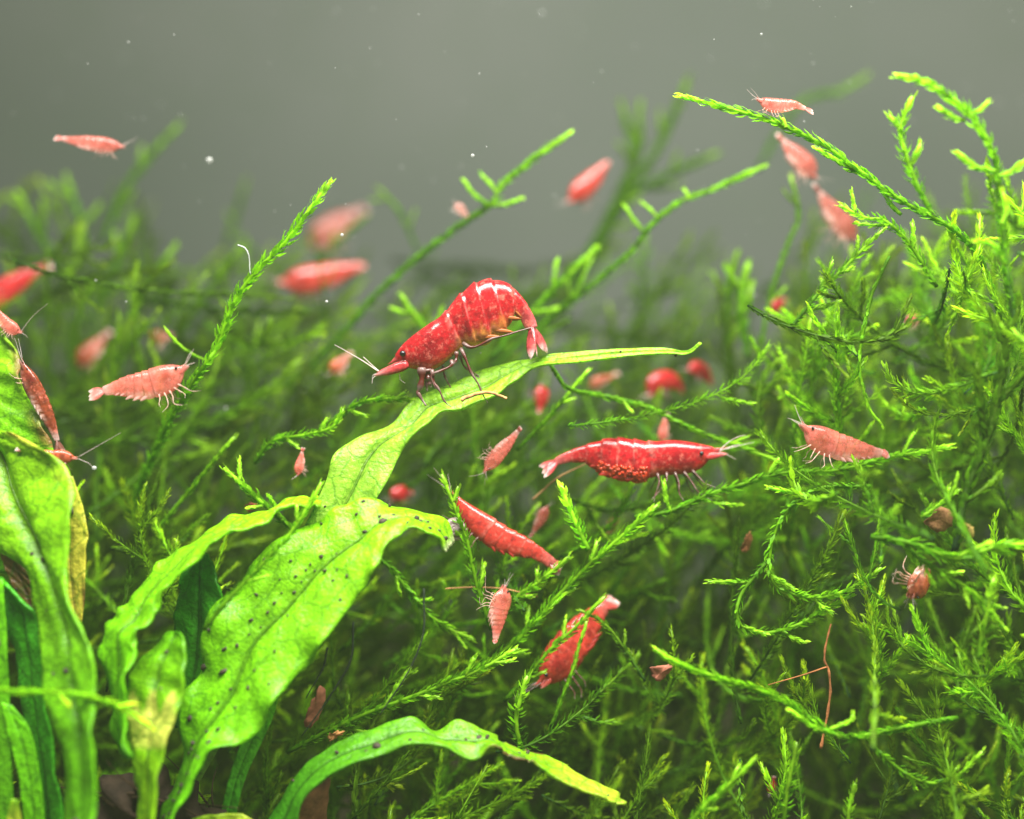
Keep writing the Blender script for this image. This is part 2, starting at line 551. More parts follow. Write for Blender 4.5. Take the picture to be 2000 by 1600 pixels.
traced(ST, 'little moss sprig poking up at the bottom edge under the hanging bow', [(1655, 1620), (1660, 1570), (1672, 1528)], 14.2, 0, thick=1.0, tone=0.95, fluff=1.5)
traced(ST, 'long straight moss stem slanting up between the two lower red shrimps', [(870, 1335), (960, 1288), (1030, 1230), (1090, 1160), (1150, 1100), (1220, 1040), (1285, 985)], 15.2, 5, 0.2, 0.5, thick=1.2, tone=1.0, fluff=0.9)
traced(ST, 'moss shoot slanting up past the head of the small upright shrimp', [(960, 1230), (1010, 1165), (1060, 1130), (1112, 1088)], 15.2, 2, 0.15, 0.3, thick=1.1, tone=0.95)
traced(ST, 'short pale moss sprig with broad overlapping leaflets under the egg bearing shrimp', [(1150, 1075), (1132, 1035), (1112, 995), (1096, 950)], 15.0, 0, thick=1.35, tone=1.35, fluff=1.25)
traced(ST, 'moss shoot with round tip crossing the head of the lower red shrimp', [(960, 1230), (935, 1150), (915, 1060), (890, 990), (866, 928)], 15.0, 3, 0.2, 0.4, thick=1.1, tone=0.9)
traced(ST, 'moss branch with ribbed sprig under the legs of the egg bearing shrimp', [(1240, 1010), (1310, 998), (1380, 968), (1450, 945), (1540, 920), (1640, 915), (1740, 890), (1860, 868)], 15.2, 4, 0.25, 0.5, thick=1.1, tone=1.1, sides=[[(1310, 1000), (1302, 975), (1296, 940)]], fluff=0.8)
traced(ST, 'thin smooth moss strand running down from the shrimp leaf to the egg bearing shrimp', [(1075, 712, 15.4), (1110, 760, 15.6), (1180, 775, 15.8), (1270, 800, 15.8), (1350, 842, 15.7), (1420, 868, 15.6), (1520, 905, 15.5)], 15.7, 2, 0.2, 0.4, tone=1.0, fluff=0.5)
traced(ST, 'straight moss shoot crossing the thin smooth strand beneath the shrimp leaf', [(1010, 880), (1050, 835), (1100, 780), (1152, 720)], 15.8, 1, 0.15, 0.3, tone=1.0, fluff=0.6)
traced(ST, 'moss shoot with a smooth white tip left of the pale narrow fern leaf', [(580, 1040, 15.2), (530, 1000, 15.1), (480, 955, 15), (437, 915, 15)], 15, 3, 0.2, 0.4, thick=1.15, tone=1.05, fluff=0.8)
traced(ST, 'thin straight moss shoot with yellow tip above the white tipped one', [(310, 1030, 15.6), (380, 950, 15.6), (430, 890, 15.5), (462, 855, 15.5)], 15.5, 0, tone=0.95, fluff=0.4)
traced(ST, 'level moss strand ending in a bristly pale tuft left of the shrimp leaf', [(500, 905, 15.6), (535, 860, 15.5), (600, 850, 15.4), (655, 832, 15.3), (672, 798, 15.2)], 15.4, 2, 0.15, 0.3, tone=1.05, fluff=1.1)
traced(ST, 'moss strand touching the shrimp leaf below the walking shrimp', [(640, 830, 15.5), (700, 788, 15.3), (760, 778, 15.2), (822, 782, 15.1)], 15.3, 2, 0.15, 0.3, tone=1.0, fluff=0.8)
traced(ST, 'moss stem pressed along the upper edge of the big spotted fern leaf', [(400, 1230, 13.8), (440, 1180, 13.8), (500, 1115, 13.9), (560, 1050, 14), (605, 985, 14.1), (628, 945, 14.2)], 14, 2, 0.15, 0.3, thick=1.0, tone=1.0, fluff=0.7)
traced(ST, 'pale moss strand lying level across the broad fern stalks', [(-40, 1348, 12.9), (40, 1350, 12.9), (110, 1352, 12.9), (180, 1358, 12.95), (240, 1378, 13.0), (300, 1420, 13.05)], 12.9, 2, 0.15, 0.3, thick=0.95, tone=1.6, fluff=0.5, hue=0.2)
traced(ST, 'moss shoot with clear bead sloping down right of the big spotted fern leaf', [(735, 1085), (770, 1118), (805, 1165), (860, 1218), (925, 1250)], 15.3, 3, 0.2, 0.35, tone=0.95)
traced(ST, 'lone thin moss sprout with a club tip behind the pink swimming shrimp', [(410, 710, 15.6), (360, 680, 15.5), (322, 640, 15.4)], 15.5, 0, thick=0.8, tone=1.0, fluff=0.25)
traced(ST, 'long low moss stem sloping up behind the bottom fern leaf', [(560, 1470, 14.6), (700, 1400, 14.6), (820, 1355, 14.7), (930, 1310, 14.8), (1010, 1265, 14.9)], 14.7, 5, 0.2, 0.45, thick=1.1, tone=0.95)
traced(ST, 'leaning moss shoot with paired tips under the blurred pink shrimps', [(1545, 640, 15.2), (1590, 580, 15.1), (1640, 530, 15.1), (1725, 450, 15)], 15.1, 4, 0.15, 0.35, thick=1.0, tone=0.9, dark=0.5)
traced(ST, 'bare thin green strand drooping as a long bow in the tall clump', [(1738, 500, 14.8), (1700, 590, 14.8), (1680, 700, 14.8), (1697, 790, 14.8), (1725, 835, 14.8)], 14.8, 0, thick=0.8, tone=1.0, fluff=0.35)
traced(ST, 'thick glossy moss strand sweeping to the right edge above the reddish shrimp', [(1700, 1048, 14), (1780, 1060, 13.9), (1870, 1090, 13.8), (1940, 1068, 13.8), (2030, 1062, 13.8)], 13.8, 3, 0.25, 0.5, thick=1.35, tone=1.1, fluff=0.7)
traced(ST, 'thin moss strand dropping past the reddish shrimp to the dark corner', [(1760, 1060, 14), (1830, 1115, 13.9), (1900, 1160, 13.9), (1960, 1230, 13.9)], 13.9, 4, 0.2, 0.4, tone=1.0)
traced(ST, 'feathery upright moss sprig right of the reddish shrimp', [(1910, 1290, 13.8), (1922, 1220, 13.8), (1938, 1130, 13.8)], 13.8, 0, thick=1.2, tone=0.9, fluff=1.5)
traced(ST, 'upright feathery moss sprig below the lowest red shrimp', [(1020, 1480, 14.8), (1010, 1400, 14.8), (1030, 1320, 14.8)], 14.8, 0, thick=1.35, tone=0.95, fluff=1.4)
traced(ST, 'bent moss shoot in front of the blurred shrimps in the tall clump', [(1830, 560, 14.5), (1780, 480, 14.5), (1730, 430, 14.4), (1690, 425, 14.4), (1640, 400, 14.4)], 14.4, 3, 0.2, 0.4, tone=1.1)
traced(ST, 'short moss strand ending in a pale bud below the dark stalk', [(1800, 1010, 14.2), (1840, 980, 14.2), (1855, 950, 14.2)], 14.2, 1, 0.15, 0.25, tone=1.1)
traced(ST, 'thin moss strand crossing the belly of the fat red shrimp', [(1075, 1420), (1120, 1310), (1135, 1255), (1148, 1215)], 15.1, 0, thick=0.85, tone=1.0, fluff=0.5)
traced(ST, 'feathery moss strand crossing the lower end of the fat red shrimp', [(985, 1370), (1040, 1310), (1075, 1270), (1125, 1225), (1185, 1165)], 15.15, 2, 0.15, 0.3, thick=1.0, tone=0.9, fluff=0.8)
traced(ST, 'dark thin moss stem across the tail of the fat red shrimp', [(1260, 1330), (1215, 1260), (1175, 1215), (1130, 1190)], 15.2, 1, 0.15, 0.3, thick=0.85, tone=0.6, dark=0.7)
for k, (nm, pts) in enumerate([
    ('dark blurred moss stalk at the heart of the far fan of shoots', [(1105, 620), (1120, 540), (1190, 430), (1235, 330), (1212, 200)]),
    ('blurred moss shoot of the far fan leaning to the egg bearing side', [(1130, 560), (1200, 430), (1255, 340), (1300, 260), (1345, 150)]),
    ('blurred moss shoot of the far fan with a rounded pale top', [(1120, 560), (1185, 430), (1225, 350), (1248, 290), (1252, 205)]),
    ('dark blurred side shoot reaching right from the far fan', [(1190, 440), (1240, 380), (1310, 340), (1400, 300)])]):
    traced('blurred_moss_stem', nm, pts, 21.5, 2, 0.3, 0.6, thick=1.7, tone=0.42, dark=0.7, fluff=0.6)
for k, (nm, pts, Y) in enumerate([
    ('blurred moss spike with pale end highest of the far left tuft', [(200, 480), (240, 380), (290, 310), (350, 245)], 22),
    ('stubby blurred moss spike standing upright in the far left tuft', [(170, 500), (155, 430), (130, 350)], 21.5),
    ('blurred moss spike leaning left at the edge of the far left tuft', [(110, 520), (70, 450), (35, 380)], 21),
    ('broad blurred yellowish moss shoot under the far left tuft', [(170, 640), (215, 540), (262, 425)], 20.5)]):
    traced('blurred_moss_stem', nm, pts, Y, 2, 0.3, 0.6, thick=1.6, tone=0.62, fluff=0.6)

for nm, pts, Y, th, tn in [
    ('pair leaning pale moss shoot behind the tail of the walking shrimp', [(960, 700), (1030, 620), (1090, 560), (1165, 485)], 17.4, 1.4, 0.95),
    ('slim moss shoot under the leaning pale one behind the walking shrimp', [(1000, 720), (1070, 630), (1120, 580), (1160, 500)], 17.8, 1.0, 0.9),
    ('short pale moss bud rising left above the walking shrimp', [(860, 700), (830, 640), (805, 605), (784, 575)], 17.2, 1.3, 0.85),
    ('faint thin moss twig leaning in open water left of the forked shoot', [(820, 500), (790, 430), (762, 390), (738, 365)], 20, 1.0, 0.5),
    ('dark moss stem slanting behind the split red shrimp', [(560, 700), (570, 600), (600, 540), (660, 470), (720, 420)], 21, 1.3, 0.4),
    ('dark thin stem crossing in front of the split red shrimp', [(640, 640), (632, 570), (622, 500), (612, 450)], 19.2, 0.6, 0.25),
    ('upright blurred moss blade left in the group below the bent clump', [(1430, 760), (1420, 640), (1425, 560), (1440, 500)], 18.5, 1.6, 0.6),
    ('upright blurred moss blade with a bright side in the group below the bent clump', [(1460, 700), (1450, 610), (1452, 560), (1462, 515)], 18, 1.7, 0.85),
    ('thin blurred moss stem bending up to the dangling shrimp', [(1470, 780), (1500, 600), (1530, 500), (1560, 420), (1545, 340)], 17.6, 1.0, 0.7),
    ('tall blurred moss stem rising left of the feathery stem', [(180, 860), (230, 720), (260, 600), (340, 480)], 19.5, 1.6, 0.6),
    ('blurred moss stem leaning over the pink swimming shrimp', [(250, 840), (330, 700), (380, 600), (470, 480)], 20, 1.6, 0.5),
    ('blurred moss stem standing behind the pink swimming shrimp', [(120, 900), (140, 760), (150, 640), (200, 520)], 19.5, 1.6, 0.55),
    ('long thin faint moss stem in the haze above the pink swimmer', [(380, 640), (420, 540), (450, 450), (480, 350)], 24, 1.3, 0.4)]:
    traced('blurred_moss_stem', nm, pts, Y, 2, 0.2, 0.5, thick=th, tone=tn, dark=0.4, fluff=0.6)

# --SECTION moss mass--
ENV_B = ([-200, 0, 150, 300, 420, 600, 800, 1000, 1150, 1300, 1500, 1650, 1800, 2000, 2200], [400, 370, 320, 320, 390, 440, 460, 460, 430, 430, 420, 370, 330, 330, 330])
ENV_N = ([-200, 0, 300, 500, 700, 900, 1200, 1350, 1480, 1600, 1750, 1900, 2200], [900, 900, 880, 860, 860, 880, 850, 800, 640, 470, 330, 290, 280])


def lean(px, rng):
    m = np.interp(px, [0, 300, 700, 1200, 1500, 1800, 2100], [10, 22, 34, 30, 8, -10, -22])
    return math.radians(m + rng.normal(0, 28))


# spots where a shrimp shows free of moss in front of it: x0, y0, x1, y1, Y
CLEAR = [(1040, 840, 1440, 960, 15.6), (880, 950, 1110, 1120, 15.5), (1055, 1185, 1200, 1335, 15.6), (160, 690, 390, 785, 15.3), (1550, 815, 1750, 915, 15.2), (1750, 1095, 1850, 1185, 14.7),
         (545, 500, 715, 580, 20.7), (615, 405, 705, 490, 23.6), (1255, 715, 1395, 780, 18.6), (930, 830, 1030, 930, 15.4), (950, 1130, 1005, 1260, 15.1), (1515, 265, 1690, 475, 17.8), (1105, 310, 1195, 405, 19.6),
         (-10, 510, 85, 610, 19.7), (735, 540, 1075, 790, 15.5), (140, 645, 210, 735, 20), (1595, 1215, 1635, 1465, 14.6), (1030, 745, 1075, 805, 17.5), (760, 940, 805, 985, 17.7), (580, 870, 600, 930, 15.3),
         (350, 640, 1380, 1100, 14.9), (180, 980, 900, 1600, 14.6), (560, 1390, 1240, 1600, 14.3), (1260, 1250, 1680, 1460, 14.1)]


def hides(P):
    f = 1000 * D0 / (HW * P[:, 1])
    X, Yp = 1000 + P[:, 0] * f, 800 - P[:, 2] * f
    for x0, y0, x1, y1, Y in CLEAR:
        k = (X > x0) & (X < x1) & (Yp > y0) & (Yp < y1) & (P[:, 1] < Y)
        if k.sum() > 1:
            return True
    return False


def mass(name, label, count, rng, xr, yr, env, p, Lr, thick, tone, sides, fine, step, wild=0.35, br=(0.3, 1.0)):
    mb = MB()
    done = tries = 0
    while done < count and tries < count * 6:
        tries += 1
        px = rng.uniform(*xr)
        Y = rng.uniform(*yr)
        e = np.interp(px, *env)
        py = e + (1640 - e) * rng.uniform(0, 1) ** p
        a = lean(px, rng)
        tip = at(px, py, Y)
        L = rng.uniform(*Lr)
        d = nrm(np.array([math.sin(a), rng.normal(-0.05, 0.35), math.cos(a)]))
        n = 16
        dirs = [d]
        w = nrm(rng.normal(0, 1, 3)) * wild / n * rng.uniform(0.3, 3.2)
        for _ in range(n - 2):
            w = w + rng.normal(0, wild * 0.35 / n, 3)
            dirs.append(nrm(dirs[-1] + w + np.array([0, 0, -0.012])))
        P = tip - np.concatenate([[np.zeros(3)], np.cumsum(dirs, 0)]) * L / (n - 1)
        P = P[::-1]
        if hides(P):
            continue
        done += 1
        th = thick * rng.uniform(0.8, 1.25)
        tn = tone * rng.uniform(0.35, 1.5)
        dk = rng.uniform(0, 1)
        hu = rng.normal(0.17, 0.12)
        fl = rng.uniform(0.55, 1.35)
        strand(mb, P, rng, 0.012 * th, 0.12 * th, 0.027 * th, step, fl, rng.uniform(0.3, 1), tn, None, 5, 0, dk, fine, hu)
        for sp in side_paths(P, rng, rng.integers(sides[0], sides[1] + 1), *br):
            if not hides(sp):
                strand(mb, sp, rng, 0.010 * th, 0.115 * th, 0.025 * th, step, fl, rng.uniform(0.3, 1), tn, None, 4, 0, 0, fine, hu)
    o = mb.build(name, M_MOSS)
    tag(o, label, 'moss', None, 'stuff')
    print(name, done, mb.n)
    return o


rng = np.random.default_rng(5)
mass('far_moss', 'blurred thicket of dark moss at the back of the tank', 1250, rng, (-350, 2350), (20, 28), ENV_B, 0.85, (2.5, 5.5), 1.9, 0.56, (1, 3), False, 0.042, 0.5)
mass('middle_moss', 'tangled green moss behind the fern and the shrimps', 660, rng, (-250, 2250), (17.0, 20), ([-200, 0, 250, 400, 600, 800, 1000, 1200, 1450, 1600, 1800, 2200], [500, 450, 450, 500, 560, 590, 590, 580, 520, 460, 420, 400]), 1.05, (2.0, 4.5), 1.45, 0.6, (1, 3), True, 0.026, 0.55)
mass('near_moss', 'dense low moss carpet around the fern and below the red shrimps', 200, rng, (-150, 1500), (15.0, 17.4), ENV_N, 0.85, (1.5, 3.4), 1.1, 1.0, (1, 3), True, 0.0135, 0.8, (0.3, 0.9))
mass('tall_moss', 'tall tangled clump of bright moss fronds around the dark stalk', 185, rng, (1480, 2150), (14.2, 17.6), ENV_N, 1.05, (1.4, 3.4), 1.1, 1.15, (1, 4), True, 0.0135, 1.2, (0.3, 0.9))

# ---------------------------------------------------------------- fern
LV_Y = np.array([0.30, 0.62, 0.006])     # yellow green
LV_G = np.array([0.15, 0.53, 0.003])     # fresh green
LV_D = np.array([0.04, 0.25, 0.006])   # deep green
LV_O = np.array([0.55, 0.48, 0.05])     # yellowing
LV_B = np.array([0.14, 0.075, 0.02])    # brown
LV_P = np.array([0.30, 0.56, 0.05])     # pale


def leaf(parent, org, rows, base, tip, n=90, m=21, quilt=0.035, ruffle=0.05, rfreq=9, groove=0.05, veins=13, spots=0, seed=1, edge=None, edge_at=(0, 0), thick=0.03, rib=True, patch=None, curl=0.0):
    """rows: (left x, left y, right x, right y, Y left, Y right) from the base to the tip"""
    rng = np.random.default_rng(seed)
    A = catmull([at(r[0], r[1], r[4]) for r in rows], n)
    B = catmull([at(r[2], r[3], r[5]) for r in rows], n)
    u = np.linspace(-1, 1, m)
    V = A[:, None] * ((1 - u) / 2)[None, :, None] + B[:, None] * ((1 + u) / 2)[None, :, None]
    du = nrm(B - A)
    C = (A + B) / 2
    T = nrm(np.gradient(C, axis=0))
    Nn = nrm(np.cross(du, T))
    Nn[Nn[:, 1] > 0] *= -1                                   # towards the viewer's side
    w = np.linalg.norm(B - A, axis=1)
    s = np.linspace(0, 1, n)[:, None]
    U = u[None, :]
    ww = np.clip(w / 1.2, 0.05, 1.2)[:, None]
    vv = s * veins + np.abs(U) * 1.1 + 0.35 * np.sin(5 * U + 3 * s * veins / 4)
    h = 0.55 * quilt * ww * (np.abs(np.sin(np.pi * vv)) - 0.5) * np.clip(1.1 - U**4, 0, 1) * np.clip(np.abs(U) * 5, 0, 1)
    nz = sum(rng.uniform(0.4, 1) * np.sin(rng.uniform(6, 30) * s * 1.5 + rng.uniform(2, 7) * U + rng.uniform(0, 6)) for _ in range(5))
    h = h + 0.010 * ww * nz
    h = h - groove * ww * np.exp(-(U / 0.13) ** 2) + groove * 0.35 * np.abs(U) * ww
    fl = np.sin(rfreq * s * 2 * np.pi / 2 + np.where(U > 0, 1.3, 0) + 0.8 * np.sin(7 * s + seed)) + 0.4 * np.sin(rfreq * 2.3 * s * np.pi + seed * U)
    h = h + 1.0 * ruffle * ww * (fl + 0.3 * np.sin(rfreq * 3.7 * s * np.pi + 2 * seed + 3 * U + 2.5 * np.sin(11 * s + seed)) * np.clip(np.sin(7.3 * s + seed), 0, 1)) * np.abs(U) ** 2.5 - curl * ww * U**2
    V = V + Nn[:, None] * h[..., None]
    f = s ** 1.3
    col = base[None, None] * (1 - f[..., None]) + tip[None, None] * f[..., None] + np.zeros((n, m, 1))
    col = col * (1 + 0.10 * nz[..., None] / 2)
    vein = np.exp(-((vv % 1 - 0.0) / 0.05) ** 2) + np.exp(-((vv % 1 - 1.0) / 0.05) ** 2)
    col = col * (1 - 0.22 * (vein * np.clip(1 - np.abs(U), 0, 1) ** 0.3)[..., None])
    col = col * (1 - 0.35 * np.exp(-(U / 0.09) ** 2))[..., None]
    if edge is not None:
        k = np.clip((np.abs(U) - 0.7) / 0.25, 0, 1) * ((s > edge_at[0]) & (s < edge_at[1]))
        k = k * np.clip(0.6 + 0.5 * np.sin(23 * s + 4 * U), 0, 1)
        col = col * (1 - k[..., None]) + edge * k[..., None]
    if patch is not None:
        pc, p0, p1 = patch
        k = np.clip((s - p0) / 0.04, 0, 1) * np.clip((p1 - s + 0.05 * np.sin(9 * U + 2)) / 0.03, 0, 1) + 0 * U
        col = col * (1 - k[..., None]) + pc * k[..., None]
    b = MB()
    front, back = V + Nn[:, None] * thick / 2, V - Nn[:, None] * thick / 2
    gf = grid_faces(n, m)
    b.add(front.reshape(-1, 3), gf, None, np.clip(col, 0, 0.9).reshape(-1, 3))
    o0 = n * m
    rim = []
    idx = [i * m for i in range(n)] + [(n - 1) * m + j for j in range(1, m)] + [i * m + m - 1 for i in range(n - 2, -1, -1)] + list(range(m - 2, 0, -1))
    for a, c in zip(idx, idx[1:] + idx[:1]):
        rim.append((a, c, c + o0, a + o0))
    b.n = 0
    v2 = np.concatenate([front.reshape(-1, 3), back.reshape(-1, 3)])
    c2 = np.tile(np.clip(col, 0, 0.9).reshape(-1, 3), (2, 1))
    b2 = MB()
    b2.add(v2, np.concatenate([gf, gf[:, ::-1] + o0, np.array(rim)]), None, c2)
    lo = b2.build('leaf', M_LEAF, parent, org)
    if rib:
        rp = V[:, m // 2] + Nn * (0.012 + groove * 0.1 * ww)
        r = 0.035 * np.clip(w / 1.0, 0.15, 1.0) * (1.25 - s[:, 0])
        rb = MB()
        cr = col[:, m // 2] * 0.72
        tube(rb, rp, np.maximum(r, 0.004), np.clip(cr, 0, 0.9), 8)
        rb.build('midrib', M_LEAF, lo, org)
    if spots:
        sb = MB()
        for _ in range(spots):
            i = int(n * np.clip(rng.beta(1.6, 1.9), 0.05, 0.95))
            j = int(np.clip(rng.normal(0, 0.42), -0.85, 0.85) * (m // 2) + m // 2)
            r = rng.uniform(0.010, 0.024) * (2.0 if rng.random() < 0.16 else 1)
            c = front[i, j] + RN.normal(0, 0.02, 3) * np.array([1, 0, 1])
            a = nrm(T[i] + 0.4 * rng.normal(0, 1, 3))
            a = nrm(a - Nn[i] * np.dot(a, Nn[i]))
            q = np.cross(Nn[i], a)
            ang = np.linspace(0, 2 * np.pi, 9, endpoint=False)
            rr = r * rng.uniform(0.7, 1.25, 9)
            ring = c + np.cos(ang)[:, None] * a * (rr * 1.5)[:, None] + np.sin(ang)[:, None] * q * rr[:, None]
            V3 = np.concatenate([ring - Nn[i] * 0.03, ring * 0.75 + c * 0.25 + Nn[i] * 0.012, [c + Nn[i] * 0.018]])
            k9 = np.arange(9)
            sb.add(V3, np.stack([k9, (k9 + 1) % 9, 9 + (k9 + 1) % 9, 9 + k9], 1), np.stack([9 + k9, 9 + (k9 + 1) % 9, np.full(9, 18)], 1))
        so = sb.build('spore_spots', M_SPOT, lo, org)
        so['kind'] = 'stuff'
    return lo


def fern_y(y):
    return y if y > 14.6 else 14.6 - (14.6 - y) * 0.36


def rows(lst, y0, y1, tilt=0.0):
    k = len(lst)
    out = []
    y0, y1 = fern_y(y0), fern_y(y1)
    for i, r in enumerate(lst):
        if len(r) == 6:
            out.append((*r[:4], fern_y(r[4]), fern_y(r[5])))
            continue
        Y = y0 + (y1 - y0) * i / (k - 1)
        out.append((*r, Y + tilt / 2, Y - tilt / 2))
    return out


O1 = at(300, 1600, fern_y(12.8))
fern = thing('fern', 'bright green water fern with spotted ruffled leaves on a dark rhizome', 'fern', O1)
# big spotted leaf
leaf(fern, O1, rows([(308, 1640, 330, 1640), (330, 1570, 350, 1575), (352, 1505, 380, 1515), (358, 1440, 420, 1468), (360, 1370, 482, 1444), (388, 1300, 535, 1385), (412, 1205, 575, 1318), (478, 1122, 634, 1264), (548, 1058, 692, 1166), (640, 1003, 738, 1115),
                     (712, 981, 756, 1062), (775, 988, 797, 1030), (842, 1003, 836, 1046), (872, 1030, 858, 1062), (882, 1062, 872, 1078)], 11.6, 14.2, 0.5), LV_G * 1.05, LV_Y, spots=95, seed=3, ruffle=0.085, rfreq=11, quilt=0.06, veins=15, patch=(np.array([0.75, 0.72, 0.5]), 0.965, 1.2))
# leaf the red shrimp walks on
leaf(fern, O1, rows([(330, 1560, 360, 1580, 13.6, 13.6), (400, 1400, 450, 1430, 13.9, 13.9), (500, 1200, 600, 1250, 14.3, 14.3), (585, 1045, 690, 1060, 14.5, 14.5), (636, 945, 750, 955, 14.7, 14.6), (658, 888, 780, 890, 14.8, 14.7), (700, 855, 792, 868, 14.9, 14.7), (772, 826, 838, 828, 15.0, 14.75), (812, 782, 864, 804, 15.1, 14.8), (870, 753, 912, 797, 15.1, 14.8), (937, 730, 966, 777, 15.15, 14.85),
                     (994, 711, 1004, 745, 15.15, 14.9), (1040, 701, 1048, 718, 15.1, 14.95), (1120, 690, 1128, 709, 15.05, 14.95), (1210, 682, 1212, 698, 15, 14.95), (1290, 681, 1292, 692, 15, 14.95), (1340, 685, 1343, 692, 15, 15), (1366, 668, 1371, 671, 15, 15)], 14, 15), LV_P * 0.85, LV_Y * 1.1, n=130, seed=8, ruffle=0.07, rfreq=13, quilt=0.03, groove=0.09, veins=22, spots=6)
# pale narrow leaf arching to the right
leaf(fern, O1, rows([(240, 1480, 262, 1480), (222, 1400, 240, 1400), (206, 1290, 258, 1298), (202, 1228, 262, 1252), (240, 1196, 284, 1230), (262, 1155, 300, 1195), (318, 1105, 340, 1140), (372, 1060, 405, 1066), (432, 1025, 466, 1042), (490, 1005, 518, 1016), (550, 985, 556, 996), (595, 974, 598, 984), (628, 978, 627, 986)], 11.3, 14.4, 0.5), LV_G, LV_Y * 1.1, seed=5, ruffle=0.09, rfreq=12)
# dark leaf behind it with a blunt whitish tip
leaf(fern, O1, rows([(330, 1420, 400, 1430), (338, 1290, 430, 1290), (345, 1190, 434, 1172), (354, 1135, 424, 1130), (372, 1092, 410, 1088), (384, 1080, 402, 1080)], 13.6, 14.0, 0.2), LV_D, LV_D * 1.5, seed=6, n=50, patch=(np.array([0.55, 0.62, 0.4]), 0.95, 1.2))
# small spoon leaf, its lower half yellowed
leaf(fern, O1, rows([(272, 1640, 300, 1640), (272, 1560, 304, 1560), (264, 1500, 314, 1488), (258, 1450, 326, 1450), (252, 1400, 346, 1396), (248, 1345, 360, 1345), (258, 1312, 363, 1300), (290, 1276, 362, 1262), (320, 1247, 360, 1246), (332, 1233, 350, 1234)], 10.6, 12.4, 0.3), LV_Y * 0.9, LV_G * 0.75, seed=12, n=60, ruffle=0.03, patch=(np.array([0.62, 0.66, 0.10]), 0.34, 0.58), spots=3)
# strap behind the big leaf's base
leaf(fern, O1, rows([(420, 1640, 452, 1640), (438, 1560, 468, 1560), (452, 1505, 484, 1508), (476, 1440, 516, 1440), (505, 1396, 536, 1392), (530, 1340, 548, 1340)], 13.3, 13.6), LV_D * 1.5, LV_G, seed=14, n=50)
# long low leaf with the yellow tip
leaf(fern, O1, rows([(470, 1690, 520, 1700), (530, 1590, 575, 1625), (572, 1530, 590, 1568), (614, 1482, 632, 1522), (664, 1450, 686, 1496), (716, 1430, 735, 1478), (775, 1407, 785, 1460), (815, 1407, 828, 1454), (848, 1428, 862, 1456), (890, 1410, 906, 1482), (922, 1416, 935, 1482), (955, 1432, 962, 1460), (985, 1452, 1002, 1478), (1030, 1469, 1036, 1488), (1075, 1484, 1060, 1505), (1150, 1521, 1140, 1545), (1200, 1550, 1190, 1566), (1224, 1569, 1220, 1571)], 12.6, 13.4, 0.35), LV_D * 1.0, LV_Y, n=120, spots=18, seed=21, ruffle=0.05, rfreq=15, edge=LV_B, edge_at=(0.58, 0.8), patch=(np.array([0.42, 0.58, 0.03]), 0.82, 1.2))
# broad stalk leaf bending out of the picture
leaf(fern, O1, rows([(128, 1650, 180, 1650), (134, 1590, 185, 1590), (120, 1450, 188, 1460), (98, 1360, 185, 1375), (82, 1270, 183, 1285), (80, 1215, 176, 1240), (60, 1120, 132, 1150), (0, 1078, 136, 1075), (-70, 1040, 150, 990), (-110, 970, 136, 930), (-110, 890, 108, 888), (-95, 840, 20, 842)], 9.4, 14.0, 0.5), LV_G * 0.9, LV_Y * 1.05, seed=31, n=110, ruffle=0.05, groove=0.12, spots=7, quilt=0.05, edge=LV_O, edge_at=(0.8, 1.0))
# leaf above it along which a shrimp climbs
leaf(fern, O1, rows([(-160, 1120, 60, 1120), (-160, 1000, 100, 1000), (-160, 900, 104, 910), (-150, 800, 96, 850), (-130, 740, 58, 775), (-100, 660, 38, 705), (-75, 590, 14, 650), (-60, 540, -12, 600)], 14.8, 15.5, 0.4), LV_G, LV_Y * 1.1, seed=33, n=90, ruffle=0.06, quilt=0.07, edge=LV_B * 1.6, edge_at=(0.4, 1.0))
# yellow leaf peeping out behind the broad one
leaf(fern, O1, rows([(140, 1215, 160, 1215), (118, 1150, 166, 1155), (108, 1080, 168, 1075), (108, 1015, 172, 1038), (112, 965, 158, 978), (124, 930, 142, 930)], 13.2, 13.4), LV_O * 1.15, LV_O * np.array([1.1, 1.3, 1.2]), seed=35, n=50, spots=3, edge=LV_B, edge_at=(0.0, 0.3))
# dark folded leaf and straps at the far side
leaf(fern, O1, rows([(75, 1650, 130, 1650), (62, 1500, 112, 1520), (46, 1385, 94, 1400), (36, 1305, 86, 1315), (16, 1225, 82, 1240), (4, 1155, 72, 1200), (-12, 1120, 12, 1142)], 12.4, 12.7, 0.3), LV_D * 1.6, LV_D * 1.8, seed=37, n=60)
leaf(fern, O1, rows([(52, 1650, 92, 1650), (38, 1520, 80, 1525), (16, 1430, 60, 1428), (4, 1372, 24, 1378)], 11.7, 12.0), LV_G, LV_G * 1.2, seed=39, n=40, ruffle=0.02)
leaf(fern, O1, rows([(-40, 1650, 30, 1650), (-36, 1450, 22, 1450), (-34, 1260, 14, 1260), (-22, 1130, 6, 1132)], 11.9, 12.3), LV_G * 0.8, LV_G, seed=41, n=50, spots=4)
leaf(fern, O1, rows([(10, 1650, 46, 1650), (14, 1600, 42, 1600), (24, 1560, 34, 1562)], 11.3, 11.4), LV_O, LV_Y, seed=43, n=30, ruffle=0.02)
# brown dying leaf and the yellow scraps at the base
leaf(fern, O1, rows([(50, 1230, 92, 1240), (34, 1165, 82, 1195), (12, 1115, 72, 1150), (0, 1080, 52, 1108)], 13.0, 13.2), LV_B, LV_B * 1.8, seed=45, n=40, spots=5)
leaf(fern, O1, rows([(345, 1625, 350, 1660), (380, 1598, 390, 1650), (430, 1590, 440, 1650), (470, 1590, 478, 1640), (495, 1602, 495, 1625)], 12.4, 12.5), LV_Y, LV_O * np.array([1, 1.3, 1]), seed=47, n=40)

